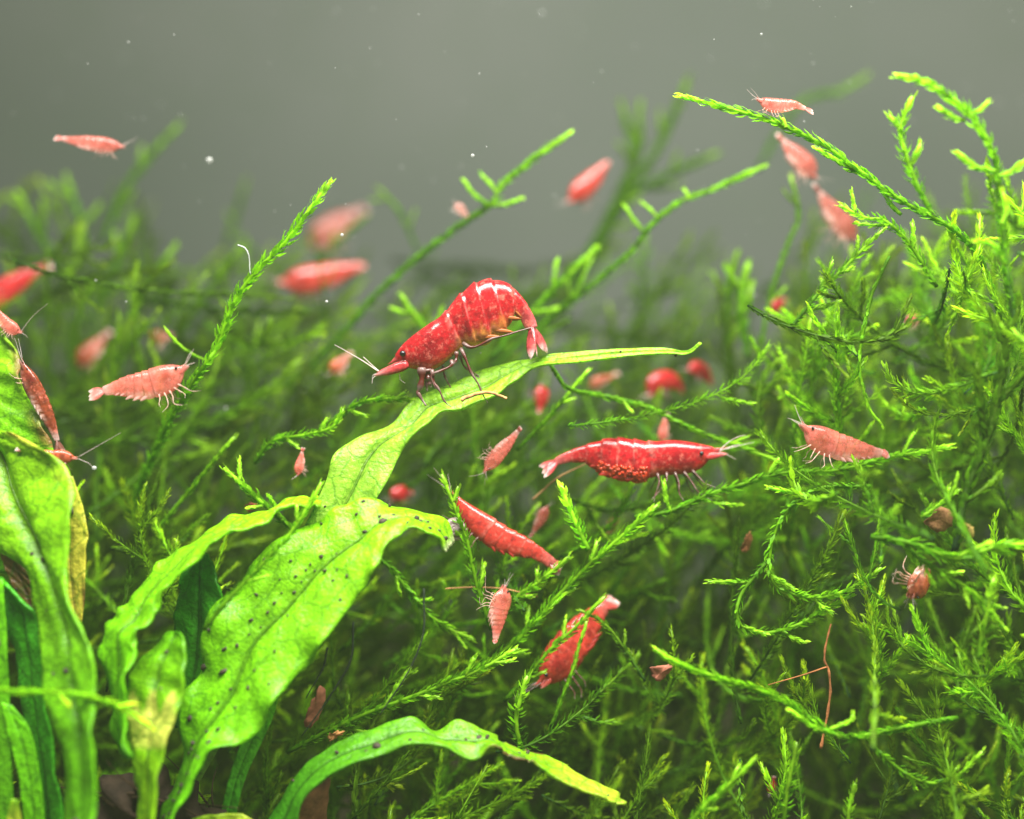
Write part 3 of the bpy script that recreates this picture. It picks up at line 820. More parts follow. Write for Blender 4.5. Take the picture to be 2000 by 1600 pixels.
# rhizome: lumpy dark creeping stem with rootlets
rng = np.random.default_rng(77)
b = MB()
P = catmull([at(120, 1690, 14.1), at(210, 1600, 14.15), at(270, 1540, 14.2), at(330, 1570, 14.2), at(420, 1640, 14.15), at(520, 1700, 14.1)], 50)
tube(b, P, 0.28 + 0.09 * np.sin(np.arange(50) * 0.9) + rng.normal(0, 0.025, 50), (0.035, 0.022, 0.014), 14)
b.build('rhizome', M_BARK, fern, O1)
for i in range(26):
    p0 = P[rng.integers(6, 44)] + nrm(rng.normal(0, 1, 3)) * 0.25
    d = nrm(rng.normal(0, 1, 3) + np.array([0, -0.3, -0.1]))
    t = np.linspace(0, 1, 10)[:, None]
    q = p0 + d * t * rng.uniform(0.5, 1.3) + nrm(rng.normal(0, 1, 3)) * 0.3 * t**2
    b = MB()
    tube(b, q, 0.016 * (1.2 - t[:, 0]), (0.06, 0.035, 0.02), 5)
    b.build('rootlet', M_BARK, fern, O1)

# ---------------------------------------------------------------- shrimps
RED = np.array([0.35, 0.007, 0.012])
DRED = np.array([0.16, 0.004, 0.009])
CORAL = np.array([0.46, 0.035, 0.024])
PINK = np.array([0.64, 0.15, 0.115])
PALE = np.array([0.70, 0.36, 0.30])
RUST = np.array([0.36, 0.07, 0.025])
WHITE = np.array([0.82, 0.72, 0.66])
BROWN = np.array([0.085, 0.010, 0.004])
SEGS = np.array([0.40, 0.50, 0.60, 0.70, 0.79, 0.88, 0.985])


def canon(pts, hmax, up=1, n=13, gravid=0.0):
    """station outline of a shrimp along a centre line of pixels, head to tail"""
    C = catmull([(p[0], p[1]) for p in pts], 60)
    s = np.linspace(0, 1, 60)
    T = nrm(np.gradient(C, axis=0))
    Nn = np.stack([T[:, 1], -T[:, 0]], 1) * up
    hp = np.interp(s, [0, .06, .15, .25, .35, .45, .55, .65, .75, .85, .93, 1], [.34, .62, .88, 1, 1, .95, .9, .78, .62, .46, .36, .28]) * hmax
    ex = np.interp(s, [.36, .45, .6, .72], [0, 1, 1, 0]) * gravid * hmax
    i = np.linspace(0, 59, n).astype(int)
    return [(*(C[k] + Nn[k] * hp[k]), *(C[k] - Nn[k] * (hp[k] + ex[k]))) for k in i]


def shrimp(label, st, Y, pal='red', up=1, wr=0.46, yaw=0.0, rostrum=None, legs=None, ants=None, scales=None, eggs=False, big=False, group='cherry shrimps', tail=1.0, seed=1, eye=None, sac=True, tone=1.0, leg_n=5, tail_dir=None, feather=0.0, base=None):
    rng = np.random.default_rng(seed)
    st = np.array(st, float)
    f = pxs(Y)
    c0 = st.reshape(-1, 2, 2).mean(1).mean(0)
    cw, sw = math.cos(math.radians(yaw)), math.sin(math.radians(yaw))
    O = at(c0[0], c0[1], Y)

    def P(x, y, lat=0.0):
        x = (np.asarray(x, float) - c0[0]) * f / max(cw, 0.3)
        z = -(np.asarray(y, float) - c0[1]) * f
        lat = np.asarray(lat, float) + 0 * x
        return O + np.stack([x * cw - lat * sw, x * sw + lat * cw, z], -1)

    main = {'red': RED, 'coral': CORAL, 'pink': PINK, 'rust': RUST, 'pale': PALE}[pal] * tone
    deep = {'red': DRED, 'coral': DRED * 1.6, 'pink': np.array([0.42, 0.06, 0.04]), 'rust': np.array([0.16, 0.03, 0.015]), 'pale': np.array([0.45, 0.10, 0.08])}[pal] * tone
    limb = {'red': BROWN, 'coral': BROWN * 1.4, 'pink': np.array([0.75, 0.45, 0.36]), 'rust': np.array([0.6, 0.35, 0.22]), 'pale': WHITE}[pal]
    n, m = (130, 28) if big else (60, 14)
    S = catmull(st, n)
    D, Vv = S[:, :2], S[:, 2:]
    C = (D + Vv) / 2
    H = (D - Vv) / 2
    hl = np.linalg.norm(H, axis=1)
    arc = np.concatenate([[0], np.cumsum(np.linalg.norm(np.diff(C, axis=0), axis=1))])
    Lpx = arc[-1]
    s = arc / Lpx
    hm = hl.max()
    Wd = wr * hl * np.interp(s, [0, .1, .4, .7, 1], [1.0, 1.15, 1.1, 0.95, 0.85])
    a = np.linspace(0, 2 * np.pi, m, endpoint=False)
    ca, sa = np.cos(a), np.sin(a)
    se = s[:, None] + 0.028 * (1 - ca[None]) / 2 * np.interp(s, [0.3, 0.45, 0.9, 1], [1.2, -0.4, -0.6, 0])[:, None]
    k = np.searchsorted(SEGS, se.ravel()).reshape(se.shape)
    lo = np.where(k == 0, 0.0, SEGS[np.maximum(k - 1, 0)])
    hi = SEGS[np.minimum(k, len(SEGS) - 1)]
    ph = np.clip((se - lo) / (hi - lo + 1e-6), 0, 1)
    sc = np.where(k == 0, 1.0 + 0.03 * ph**3, 0.935 + 0.095 * ph)
    sc = np.where(se > SEGS[-1], 0.96, sc)
    hem = np.clip((-ca[None] - 0.25) / 0.5, 0, 1) * ((k > 0) & (k < 7)) * 0.10 * np.sin(np.pi * ph) ** 0.7
    sc = sc + hem
    cx = C[:, 0, None] + H[:, 0, None] * ca * sc
    cyy = C[:, 1, None] + H[:, 1, None] * ca * sc
    # belly a little narrower than the back, flanks fuller
    lat = Wd[:, None] * f * sa * sc * (1 + 0.12 * ca)
    V = P(cx, cyy, lat)
    # the head runs out into the rostrum
    if rostrum is None:
        t0 = C[0] - C[3]
        t0 = t0 / (np.linalg.norm(t0) + 1e-6)
        rostrum = D[0] * 0.75 + C[0] * 0.25 + t0 * 0.11 * Lpx
    rp = P(rostrum[0], rostrum[1], 0)
    R1 = V[0].mean(0) * 0.35 + rp * 0.65
    nose = [rp + (V[0] - V[0].mean(0)) * 0.02, R1 + (V[0] - V[0].mean(0)) * 0.16, V[0] * 0.62 + rp * 0.12 + V[0].mean(0) * 0.26]
    endc = V[-1].mean(0)
    cap = [V[-1] * 0.55 + endc * 0.45, endc + (V[-1] - endc) * 0.05]
    VV = np.concatenate([np.stack(nose), V, np.stack(cap)])
    # pigment: red shell, pale seams, dark organ behind the eye, clear belly
    col = np.ones((n, m, 1)) * main
    lum = 1 + 0.18 * np.sin(17 * s[:, None] + 3 * ca) * np.sin(9 * ca + 5 * s[:, None])
    col = col * lum[..., None]
    seam = np.clip((ph - 0.9) / 0.08, 0, 1) * (k < 7)
    sm_ = 0.34 if big else 0.12
    seam = seam * np.clip(0.45 + 0.6 * np.sin(5 * a[None] + 40 * s[:, None]) * np.sin(11 * a[None] + 3), 0, 1)
    col = col * (1 - sm_ * seam[..., None]) + WHITE * np.array([1, .55, .5]) * sm_ * seam[..., None]
    if sac:
        sg = np.exp(-((s[:, None] - 0.21) / 0.075) ** 2 - ((ca - 0.05) / 0.5) ** 2) * (0.85 if pal not in ('red', 'coral') else 0.8)
        col = col * (1 - sg[..., None]) + deep * 0.75 * sg[..., None]
    bel = np.clip((-ca - 0.5 + 0.18 * np.sin(70 * s[:, None]) * np.sin(31 * s[:, None] + 2 * a[None])) / 0.22, 0, 1) * np.interp(s, [0.35, 0.45, 0.65, 0.75], [0.1, 0.8, 0.8, 0.2])[:, None]
    bc = (np.array([0.5, 0.035, 0.010]) if eggs else (np.array([0.62, 0.28, 0.05]) if big == 2 else main)) if pal in ('red', 'coral') else np.array([0.8, 0.5, 0.42])
    col = col * (1 - bel[..., None]) + bc * bel[..., None]
    tl = np.clip((s[:, None] - 0.85) / 0.15, 0, 1) * (0.45 if pal not in ('red', 'coral') else 0.12) + 0 * ca
    col = col * (1 - tl[..., None]) + WHITE * tl[..., None]
    nc = np.clip(main * 0.9 + WHITE * 0.06, 0, 0.9)
    cc = np.concatenate([np.tile(nc, (3 * m, 1)), np.clip(col, 0, 0.9).reshape(-1, 3), np.tile(np.clip(main * 0.8, 0, 1), (2 * m, 1))])
    mb = MB()
    mb.add(VV.reshape(-1, 3), grid_faces(n + 5, m, True), None, cc)
    root = thing('shrimp', label, 'shrimp', O, group)
    mb.build('body', M_CLEAR if pal in ('pink', 'pale') else M_SHELL, root, O)

    M_L = M_LIMB if pal in ('red', 'coral', 'rust') else M_GLASSY

    def fr(q):
        i = int(np.clip(np.searchsorted(s, q), 1, n - 2))
        t = C[i + 1] - C[i - 1]
        t = t / (np.linalg.norm(t) + 1e-9)
        hh = H[i] / (hl[i] + 1e-9)
        return i, C[i], t, hh, hl[i], Wd[i]
    # eyes
    i, c, t, hh, h, w = fr(0.045)
    ex = eye if eye is not None else c + hh * h * 0.45 - t * 0.01 * Lpx
    er = hm * 0.105
    for sd in (-1, 1):
        b = MB()
        pe = P(ex[0], ex[1], sd * (w + er * 0.55) * f)
        ball(b, pe, er * f, (0, 0, 0), 8, 10)
        b.build('eye', M_EYE, root, O)
    # antennal scales and feelers
    head = np.array(rostrum)
    base = c - hh * h * 0.25 if base is None else np.array(base)
    tv = head - c
    tv = tv / (np.linalg.norm(tv) + 1e-9)
    slen = 0.16 * Lpx
    for sd in (-1, 1):
        b = MB()
        e = np.array(scales) if scales is not None else base + tv * slen - hh * 0.15 * slen
        q = np.stack([P(base[0] + (e[0] - base[0]) * u, base[1] + (e[1] - base[1]) * u, sd * f * w * (0.7 + 0.25 * math.sin(u * 3))) for u in np.linspace(0, 1, 9)])
        r = np.array([.6, .9, 1, 1, .9, .78, .6, .35, .08]) * hm * (0.155 if big == 2 else 0.13) * f
        u = np.linspace(0, 1, 9)[:, None]
        tube(b, q, r, np.clip((main * 0.95 + WHITE * 0.03) * (1 - u ** 4) + (main * 0.4 + WHITE * 0.4) * u ** 4, 0, 0.9), 8, 0.4, (0, 0, 1))
        b.build('antennal_scale', M_SHELL if pal in ('red', 'coral') else M_L, root, O)
        b = MB()
        up_ = hh * hm * 0.12
        q = np.stack([P(*(base + up_ + (e + up_ * 0.6 - base - up_) * u_ * 0.92), sd * f * w * (0.45 + 0.1 * u_)) for u_ in np.linspace(0, 1, 9)])
        tube(b, q, np.array([1, 1.05, .9, 1, .85, .7, .6, .4, .1]) * hm * 0.085 * f, np.clip(main * 0.8 + WHITE * 0.08, 0, 0.9), 7)
        b.build('antennule', M_SHELL if pal in ('red', 'coral') else M_L, root, O)
    al = []
    if ants is None:
        for sd in (-1, 1):
            for ln, wob in (((0.24, 0.5), (0.13, -0.2)) if big else ((0.3, 0.5), (0.16, -0.2))):
                a0 = head * 0.6 + base * 0.4
                dv = tv + hh * rng.normal(0.15 * wob, 0.35)
                dv = dv / np.linalg.norm(dv)
                cv = hh * rng.normal(0, 0.14)
                al.append([(*(a0 + (dv * u + cv * u * u) * ln * Lpx), sd * (0.5 + 1.2 * u) * w) for u in np.linspace(0, 1, 8)])
    else:
        al = ants
    for q in al:
        b = MB()
        q3 = catmull([P(x[0], x[1], (x[2] if len(x) > 2 else 0) * f) for x in q], 14)
        tube(b, q3, np.linspace(1, 0.35, 14) * (0.0065 if big else 0.0045), np.clip(WHITE * (0.85 if big else 0.5) + main * 0.1, 0, 0.9), 5)
        b.build('antenna', M_L, root, O)
    # walking legs
    if legs is None:
        legs = []
        for j in range(leg_n):
            for sd in (-1, 1):
                i, c, t, hh, h, w = fr(0.13 + 0.055 * j)
                v0 = c - hh * h * 0.85
                sp = rng.normal(0, 0.25) + (j - 2) * 0.22
                l = hm * rng.uniform(0.75, 1.3) * (1 if big else 0.8)
                k1 = v0 - hh * l * 0.35 + t * l * (0.25 * sp - 0.1)
                k2 = k1 - hh * l * 0.4 + t * l * 0.5 * sp
                k3 = k2 - hh * l * 0.25 + t * l * (0.6 * sp - 0.15 + feather * rng.normal(0, 0.6))
                legs.append(([(*v0, sd * w * 0.5), (*k1, sd * w * 1.1), (*k2, sd * w * 1.4), (*k3, sd * w * 1.6)], 1.0))
    for q, th in legs:
        b = MB()
        q3 = catmull([P(x[0], x[1], (x[2] if len(x) > 2 else 0) * f) for x in q], 20)
        u = np.linspace(0, 1, 20)
        r = (1.15 - 0.85 * u) * (1 + 0.25 * np.sin(u * 3 * np.pi * 2)) * hm * (0.047 if pal in ('red', 'coral') else 0.042) * f * th
        band = np.clip(np.sin(u * 4.5 * np.pi + 1) * 1.6 - 0.7, 0, 1)[:, None] * (0.2 if pal in ('red', 'coral') else 0.5)
        lc = limb * (1 - band) + WHITE * band
        wt = (0.22 if pal in ('red', 'coral') else 0.4) * u[:, None] ** 3
        lc = lc * (1 - wt) + WHITE * wt
        tube(b, q3, r, np.clip(lc, 0, 0.9), 6)
        b.build('leg', M_L, root, O)
    # swimmerets
    for j in range(5 if big else 3):
        i, c, t, hh, h, w = fr(0.47 + 0.082 * j)
        for sd in (-1, 1):
            b = MB()
            v0 = c - hh * h * (0.8 if j < 3 else 0.6)
            e = v0 - hh * h * (0.15 if eggs or not big else 0.3) + t * h * 0.62
            q = np.stack([P(*(v0 * (1 - x) + e * x), sd * w * f * 0.55) for x in np.linspace(0, 1, 7)])
            pc = main * 0.35 + bc * 0.35 if pal in ('red', 'coral') else np.clip(main * 0.5 + WHITE * 0.5, 0, .9)
            tube(b, q, np.array([.5, .8, 1, .95, .8, .5, .1]) * h * (0.08 if big == 2 else 0.12) * f, pc, 7, 0.35, (0, 0, 1))
            b.build('swimmeret', M_L, root, O)
    # eggs under the belly
    if eggs:
        b = MB()
        for _ in range(230):
            q = rng.uniform(0.42, 0.72)
            i, c, t, hh, h, w = fr(q)
            th = rng.uniform(-1, 1)
            d_ = rng.uniform(0.3, 1.0)
            th = math.copysign(math.sqrt(max(0.0, 1 - d_ * d_)), th) * rng.uniform(0.85, 1.0)
            pc = c - hh * h * d_ * 1.0
            ball(b, P(pc[0], pc[1], th * w * f * 1.0), hm * 0.09 * f, np.array([0.55, 0.04, 0.010]) * rng.uniform(0.75, 1.15), 6, 8)
        e = b.build('egg_clutch', M_SHELL, root, O)
        e['kind'] = 'stuff'
    # tail fan
    i = n - 3
    t = C[-1] - C[-6]
    t = t / np.linalg.norm(t)
    if tail_dir is not None:
        t = np.array(tail_dir, float)
        t = t / np.linalg.norm(t)
    hh = H[-1] / (hl[-1] + 1e-9)
    tl_ = 0.2 * Lpx * tail
    for nm, spread_, v_, sz in (('telson', 0, 0.10, 0.9), ('uropod', -1, -0.05, 1), ('uropod', 1, -0.12, 1), ('uropod', -0.55, 0.02, 1), ('uropod', 0.55, 0.0, 1)):
        b = MB()
        q = np.stack([P(*(C[-1] - t * 0.02 * Lpx + (t + hh * (v_ + 0.34 * spread_)) * tl_ * sz * x), spread_ * x * tl_ * 0.35 * f) for x in np.linspace(0, 1, 10)])
        r = np.array([.45, .6, .75, .88, .97, 1, .95, .8, .5, .1]) * hl[-1] * 1.0 * f
        u = np.linspace(0, 1, 10)[:, None]
        mixw = np.clip((u - 0.7) / 0.3, 0, 1) * (0.85 if pal in ('red', 'coral') else 1)
        tc = np.clip(main * 0.95 + 0.04, 0, 0.9) * (1 - mixw) + WHITE * mixw
        tube(b, q, r, np.clip(tc, 0, 0.9), 8, 0.28, (0.25 * spread_, 0.5, 1))
        b.build(nm, M_L if pal not in ('red', 'coral') else M_SHELL, root, O)
    return root


def cr(pts, ox, oy, k):
    return [tuple((v / k + (ox if i % 2 == 0 else oy)) for i, v in enumerate(p)) for p in pts]


def crl(pts, ox, oy, k):
    return [(p[0] / k + ox, p[1] / k + oy, p[2] if len(p) > 2 else 0) for p in pts]


# the red shrimp walking on the leaf
A_ = (600, 480, 3.5555)
shrimp('arched bright red shrimp walking on the long pale fern leaf',
       cr([(612, 752, 650, 812), (645, 706, 690, 842), (705, 646, 780, 862), (775, 592, 870, 862), (850, 540, 960, 808), (925, 492, 1050, 722), (1000, 398, 1112, 682), (1095, 298, 1195, 692), (1185, 242, 1290, 642), (1280, 229, 1375, 588), (1370, 250, 1418, 520), (1450, 304, 1440, 482), (1522, 395, 1468, 500), (1570, 478, 1500, 545), (1602, 560, 1528, 592)], *A_),
       14.9, 'red', wr=0.5, big=2, base=(705 / 3.5555 + 600, 822 / 3.5555 + 480), rostrum=(560 / 3.5555 + 600, 824 / 3.5555 + 480), eye=np.array([668 / 3.5555 + 600, 752 / 3.5555 + 480]), scales=(468 / 3.5555 + 600, 905 / 3.5555 + 480),
       legs=[(crl(q, *A_), th) for q, th in (
           ([(800, 850, -14), (800, 940, -18), (782, 1005, -18), (775, 1025, -18), (830, 1112, -18)], 2.6),
           ([(835, 860, -8), (850, 945, -10), (862, 985, -10)], 2.8), ([(815, 855, 12), (822, 930, 14), (830, 1010, 14)], 2.4),
           ([(870, 862, -16), (885, 950, -22), (920, 1000, -24), (958, 1080, -24), (1004, 1118, -24)], 1.2),
           ([(1005, 800, -16), (1005, 835, -22), (935, 872, -26), (868, 902, -26), (890, 978, -24), (925, 1012, -24)], 1.2),
           ([(1040, 740, -14), (1035, 800, -20), (1000, 840, -22), (950, 862, -22)], 1.3),
           ([(1070, 715, -16), (1108, 800, -24), (1140, 880, -26), (1190, 962, -26), (1226, 1042, -26), (1256, 1092, -26)], 1.15),
           ([(1060, 760, 14), (1090, 838, 22), (1180, 900, 28), (1230, 960, 28)], 0.8),
           ([(1085, 680, -18), (1140, 712, -26), (1210, 692, -28), (1290, 650, -30), (1370, 632, -30), (1470, 600, -30), (1562, 572, -30)], 1.15),
           ([(940, 830, 14), (950, 900, 20), (985, 970, 22), (1010, 1010, 22)], 0.9))],
       ants=[crl(q, *A_) for q in ([(490, 870, -4), (400, 808, -6), (300, 748, -8), (195, 690, -10)], [(500, 875, 4), (450, 830, 6), (385, 770, 8)], [(480, 890, 3), (455, 900, 4), (448, 925, 5)], [(520, 890, -3), (462, 915, -4), (452, 960, -5)], [(640, 890, 3), (645, 930, 5), (680, 955, 6)])],
       seed=2, tail=0.95, tail_dir=(0.35, 1.0))

B_ = (1000, 700, 4.0)
shrimp('stretched red shrimp with a belly full of orange eggs among the moss',
       cr([(1565, 690, 1556, 775), (1480, 671, 1490, 850), (1380, 652, 1400, 895), (1250, 640, 1260, 910), (1120, 650, 1140, 915), (1000, 635, 1010, 962), (880, 617, 880, 952), (760, 620, 750, 922), (650, 650, 650, 868), (560, 680, 570, 820), (460, 715, 480, 812), (380, 752, 400, 822), (325, 788, 348, 840)], *B_),
       15.4, 'red', wr=0.5, big=True, rostrum=(1690 / 4 + 1000, 690 / 4 + 700), eye=np.array([1472 / 4 + 1000, 740 / 4 + 700]), scales=(1685 / 4 + 1000, 745 / 4 + 700), eggs=True, seed=3, tail=0.62, tone=1.1)

C_ = (800, 900, 3.2)
shrimp('smooth coral red shrimp slanting head up beside the fern leaf tip',
       cr([(282, 205, 276, 245), (340, 248, 306, 335), (425, 300, 350, 425), (520, 355, 430, 492), (620, 418, 530, 552), (720, 470, 650, 592), (800, 525, 765, 612), (860, 570, 830, 642), (912, 618, 885, 678)], *C_),
       15.3, 'coral', wr=0.46, big=True, seed=4, tail=0.5, tone=1.0, sac=False)

LIST = [
    # label, centre line px (head -> tail), half height px, Y, palette, up, yaw, extras
    ('fat red shrimp partly hidden by thin moss below the coral red one', [(1062, 1322), (1095, 1285), (1130, 1240), (1165, 1205), (1186, 1188)], 38, 15.6, 'coral', 1, 25, dict(seed=11, tone=1.25, tail=0.7, leg_n=3)),
    ('pink translucent shrimp swimming with bristly legs above the fern', [(352, 722), (318, 742), (280, 752), (240, 756), (205, 764)], 29, 15.1, 'pink', -1, 8, dict(seed=12, feather=1.0, big=True)),
    ('tiny pink shrimp swimming alone in open water', [(232, 285), (205, 283), (180, 280), (150, 276), (122, 272)], 15, 16.2, 'pink', -1, 5, dict(seed=13, tail=0.7, tone=0.75)),
    ('tiny pink shrimp standing on the long bright moss stem', [(1484, 198), (1505, 206), (1530, 206), (1552, 204), (1575, 211)], 14, 14.6, 'pink', 1, 8, dict(seed=14, feather=1)),
    ('small pink shrimp with pale legs resting on the moss tangle', [(1572, 838), (1600, 858), (1640, 872), (1690, 881), (1728, 886)], 27, 14.9, 'pink', 1, 10, dict(seed=15, tone=0.95, big=True, feather=0.6, tail=0.5)),
    ('small reddish shrimp with spread hairy legs facing down in the moss', [(1768, 1158), (1785, 1145), (1802, 1135), (1815, 1122), (1822, 1108)], 27, 14.4, 'rust', -1, 50, dict(seed=16, feather=1.4, tone=1.15, tail=0.3)),
    ('blurred dark red shrimp cut by the picture border behind the fern', [(-40, 610), (-5, 580), (25, 555), (50, 538), (72, 526)], 24, 19.5, 'red', 1, 10, dict(seed=17)),
    ('blurred red shrimp in the background split by a dark thin stem', [(558, 553), (590, 550), (630, 540), (668, 528), (705, 518)], 27, 20.5, 'coral', 1, 10, dict(seed=18, tone=0.72, tail=0.3)),
    ('faint blurred pinkish shrimp hovering above the split red one', [(615, 480), (635, 458), (655, 440), (675, 424), (695, 412)], 26, 23.5, 'pink', 1, 20, dict(seed=19, tone=0.45)),
    ('blurred coral shrimp hanging by the far fan of moss', [(1115, 392), (1132, 375), (1152, 355), (1170, 335), (1184, 318)], 20, 19.5, 'coral', 1, 15, dict(seed=20, tone=0.7, tail=0.4)),
    ('blurred pink shrimp dangling tail up under the long bright moss stem', [(1592, 342), (1575, 322), (1556, 304), (1540, 290), (1526, 276)], 21, 17.2, 'pink', -1, 15, dict(seed=21, tone=0.62)),
    ('blurred faded shrimp lying across the moss beneath the dangling one', [(1672, 462), (1650, 440), (1630, 418), (1612, 398), (1596, 378)], 24, 17.6, 'pink', -1, 20, dict(seed=22, tone=0.5)),
    ('blurred red humped shrimp behind the tip of the shrimp leaf', [(1268, 768), (1280, 750), (1300, 742), (1320, 746), (1336, 764)], 20, 18.4, 'red', 1, 30, dict(seed=23, tone=1.0, tail=0.3)),
    ('blurred red shrimp half hidden to the right of the humped one', [(1344, 724), (1356, 721), (1370, 724), (1382, 734), (1393, 750)], 16, 18.4, 'red', 1, 40, dict(seed=24, tone=1.0, tail=0.2)),
    ('blurred little red shrimp hanging upright below the shrimp leaf', [(1056, 756), (1058, 768), (1058, 780), (1056, 792), (1054, 800)], 14, 17.4, 'red', 1, 40, dict(seed=25)),
    ('slim pale pink young shrimp pointing tail up under the shrimp leaf', [(950, 916), (962, 900), (978, 882), (996, 862), (1012, 842)], 15, 15.2, 'pink', -1, 15, dict(seed=26, tone=0.9, feather=1, tail=0.6)),
    ('minute pink shrimp with its tail straight up beside the white tipped shoot', [(582, 926), (584, 915), (586, 904), (588, 893), (590, 882)], 9, 15.2, 'pink', 1, 20, dict(seed=27)),
    ('small pink shrimp climbing head up beside the level brown filament', [(984, 1152), (980, 1172), (974, 1196), (972, 1220), (968, 1248)], 19, 14.9, 'pink', 1, 35, dict(seed=28, feather=1.5, tail=0.5)),
    ('brownish shrimp climbing head up along the yellow fern leaf edge', [(50, 715), (66, 755), (84, 795), (98, 830), (108, 862)], 16, 14.85, 'rust', 1, 20, dict(seed=29, tone=0.45, leg_n=2)),
    ('pinkish shrimp head with a long feeler peeping over the broad leaf', [(140, 895), (122, 893), (98, 892), (74, 886), (52, 878)], 14, 14.15, 'rust', -1, 10, dict(seed=30, tone=1.0, ants=[[(150, 893), (180, 875), (228, 846)], [(150, 897), (168, 905), (178, 915)]])),
    ('small pink shrimp head with a straight feeler on the uppermost fern leaf', [(36, 648), (24, 642), (12, 632), (2, 618), (-6, 604)], 13, 15.1, 'pink', -1, 10, dict(seed=31, tone=1.0, ants=[[(34, 655), (60, 618), (88, 592)], [(40, 650), (48, 655), (52, 660)]])),
    ('blurred tan shrimp standing deep in the moss behind the pink swimmer', [(152, 715), (165, 700), (178, 685), (190, 670), (202, 656)], 18, 19.8, 'rust', 1, 20, dict(seed=32, tone=0.75)),
    ('blurred rusty shrimp speck above the pink swimmer', [(296, 668), (304, 662), (312, 658), (320, 656), (328, 656)], 13, 19.5, 'rust', 1, 30, dict(seed=33, tone=0.8)),
    ('pale blurred baby shrimp clinging to the long dark moss stem', [(890, 400), (896, 405), (902, 411), (908, 417), (914, 424)], 9, 17.4, 'pale', 1, 20, dict(seed=34, tone=0.7)),
    ('blurred red shrimp spot right of the shrimp leaf base', [(768, 975), (776, 968), (784, 962), (792, 960), (800, 962)], 16, 17.6, 'red', 1, 35, dict(seed=35, tone=0.9)),
    ('small dull pink shrimp below the egg bearing one', [(1068, 992), (1062, 1004), (1056, 1016), (1048, 1028), (1040, 1042)], 11, 16.0, 'pink', 1, 20, dict(seed=36, tone=0.75)),
    ('blurred salmon shrimp sliver behind the back of the egg bearing one', [(1292, 862), (1294, 850), (1296, 838), (1298, 826), (1300, 815)], 10, 16.6, 'pink', 1, 20, dict(seed=37, tone=0.9)),
    ('blurred orange shrimp behind the walking shrimp leaf bend', [(1150, 755), (1162, 748), (1175, 742), (1188, 738), (1200, 732)], 10, 18.5, 'rust', 1, 20, dict(seed=38, tone=0.9)),
    ('blurred peach shrimp under the chin of the walking shrimp', [(648, 728), (656, 718), (664, 710), (672, 702), (680, 694)], 13, 18.0, 'rust', 1, 20, dict(seed=39, tone=0.9)),
    ('small pink blurred shrimp beside the drooping bare strand', [(1768, 632), (1776, 628), (1784, 625), (1793, 623), (1802, 621)], 11, 16.6, 'pink', 1, 20, dict(seed=40)),
    ('blurred red shrimp dot in the moss above the leaning shoot', [(1502, 608), (1508, 602), (1516, 596), (1524, 590), (1532, 586)], 13, 18.4, 'red', 1, 20, dict(seed=41)),
    ('blurred red shrimp dot deep in the moss near the bottom edge', [(1504, 1548), (1506, 1541), (1508, 1534), (1510, 1528), (1511, 1522)], 9, 15.6, 'red', 1, 30, dict(seed=42)),
]
for lb, pts, h, Y, pal, up, yaw, kw in LIST:
    shrimp(lb, canon(pts, h, up), Y, pal, up, yaw=yaw, **kw)

# ---------------------------------------------------------------- small things between the plants
def filament(name, label, cat, pts, Y, r, col, n=30, mat=None, taper=0.6, branches=()):
    q = [at(p[0], p[1], p[2] if len(p) > 2 else Y) for p in pts]
    P = catmull(q, n)
    P = P + np.cumsum(RN.normal(0, r * 0.12, P.shape), 0)
    if branches:
        t = thing(name, label, cat, P[0])
        b = MB()
        tube(b, P, r * np.linspace(1, taper, n) * (1 + 0.25 * np.sin(np.arange(n) * 1.7)), col, 6)
        b.build('main_root', mat or M_BARK, t, P[0])
        for br in branches:
            b = MB()
            Q = catmull([at(p[0], p[1], p[2] if len(p) > 2 else Y) for p in br], 16)
            tube(b, Q, r * np.linspace(0.6, 0.25, 16), col, 5)
            b.build('side_root', mat or M_BARK, t, P[0])
        return t
    b = MB()
    tube(b, P, r * np.linspace(1, taper, n), col, 6)
    return tag(b.build(name, mat or M_BARK, None, P[0]), label, cat)


ORG = (0.24, 0.09, 0.03)
filament('rootlet_twig', 'thin orange rootlet standing upright in the dark moss', 'root', [(1603, 1462), (1612, 1420), (1622, 1360), (1620, 1310), (1612, 1290), (1614, 1260), (1624, 1218)], 14.6, 0.019, ORG, branches=[[(1617, 1302), (1570, 1318), (1500, 1338)]])
filament('brown_filament', 'curved brown plant filament lying on the leaf below the shrimp', 'debris', [(900, 782, 14.72), (925, 774, 14.7), (955, 770, 14.7), (990, 781, 14.75)], 14.7, 0.028, (0.42, 0.22, 0.08))
filament('brown_filament', 'level brown filament behind the small climbing pink shrimp', 'debris', [(870, 1150), (920, 1147), (985, 1150), (1050, 1165)], 15.3, 0.008, (0.36, 0.17, 0.07))
filament('brown_filament', 'slanting tan filament under the tail of the egg bearing shrimp', 'debris', [(1040, 975), (1080, 940), (1110, 922), (1145, 905)], 15.6, 0.016, (0.3, 0.17, 0.07))
filament('white_hair', 'lone curved white hair beside the thick feathery moss stem', 'hair', [(464, 479), (478, 486), (487, 503), (489, 535)], 14.9, 0.012, (0.42, 0.44, 0.4), taper=0.5, mat=M_LIMB)
for nm, pts in (('thin black root hanging right of the big spotted leaf', [(828, 1150), (827, 1240), (800, 1310), (742, 1400)]),
                ('thin black root hanging close under the big spotted leaf', [(690, 1215), (685, 1290), (655, 1345), (590, 1440)]),
                ('short black root in the shade under the big spotted leaf', [(640, 1265), (630, 1310), (600, 1365)])):
    filament('black_root', nm, 'root', pts, 14.2, 0.014, (0.012, 0.02, 0.01))

# dead leaf scraps
M_LITTER = plant_material('dead_leaf', 0.7, 0.25, 800, 0.6, 1.35, 0.2, 0.7, 1500)


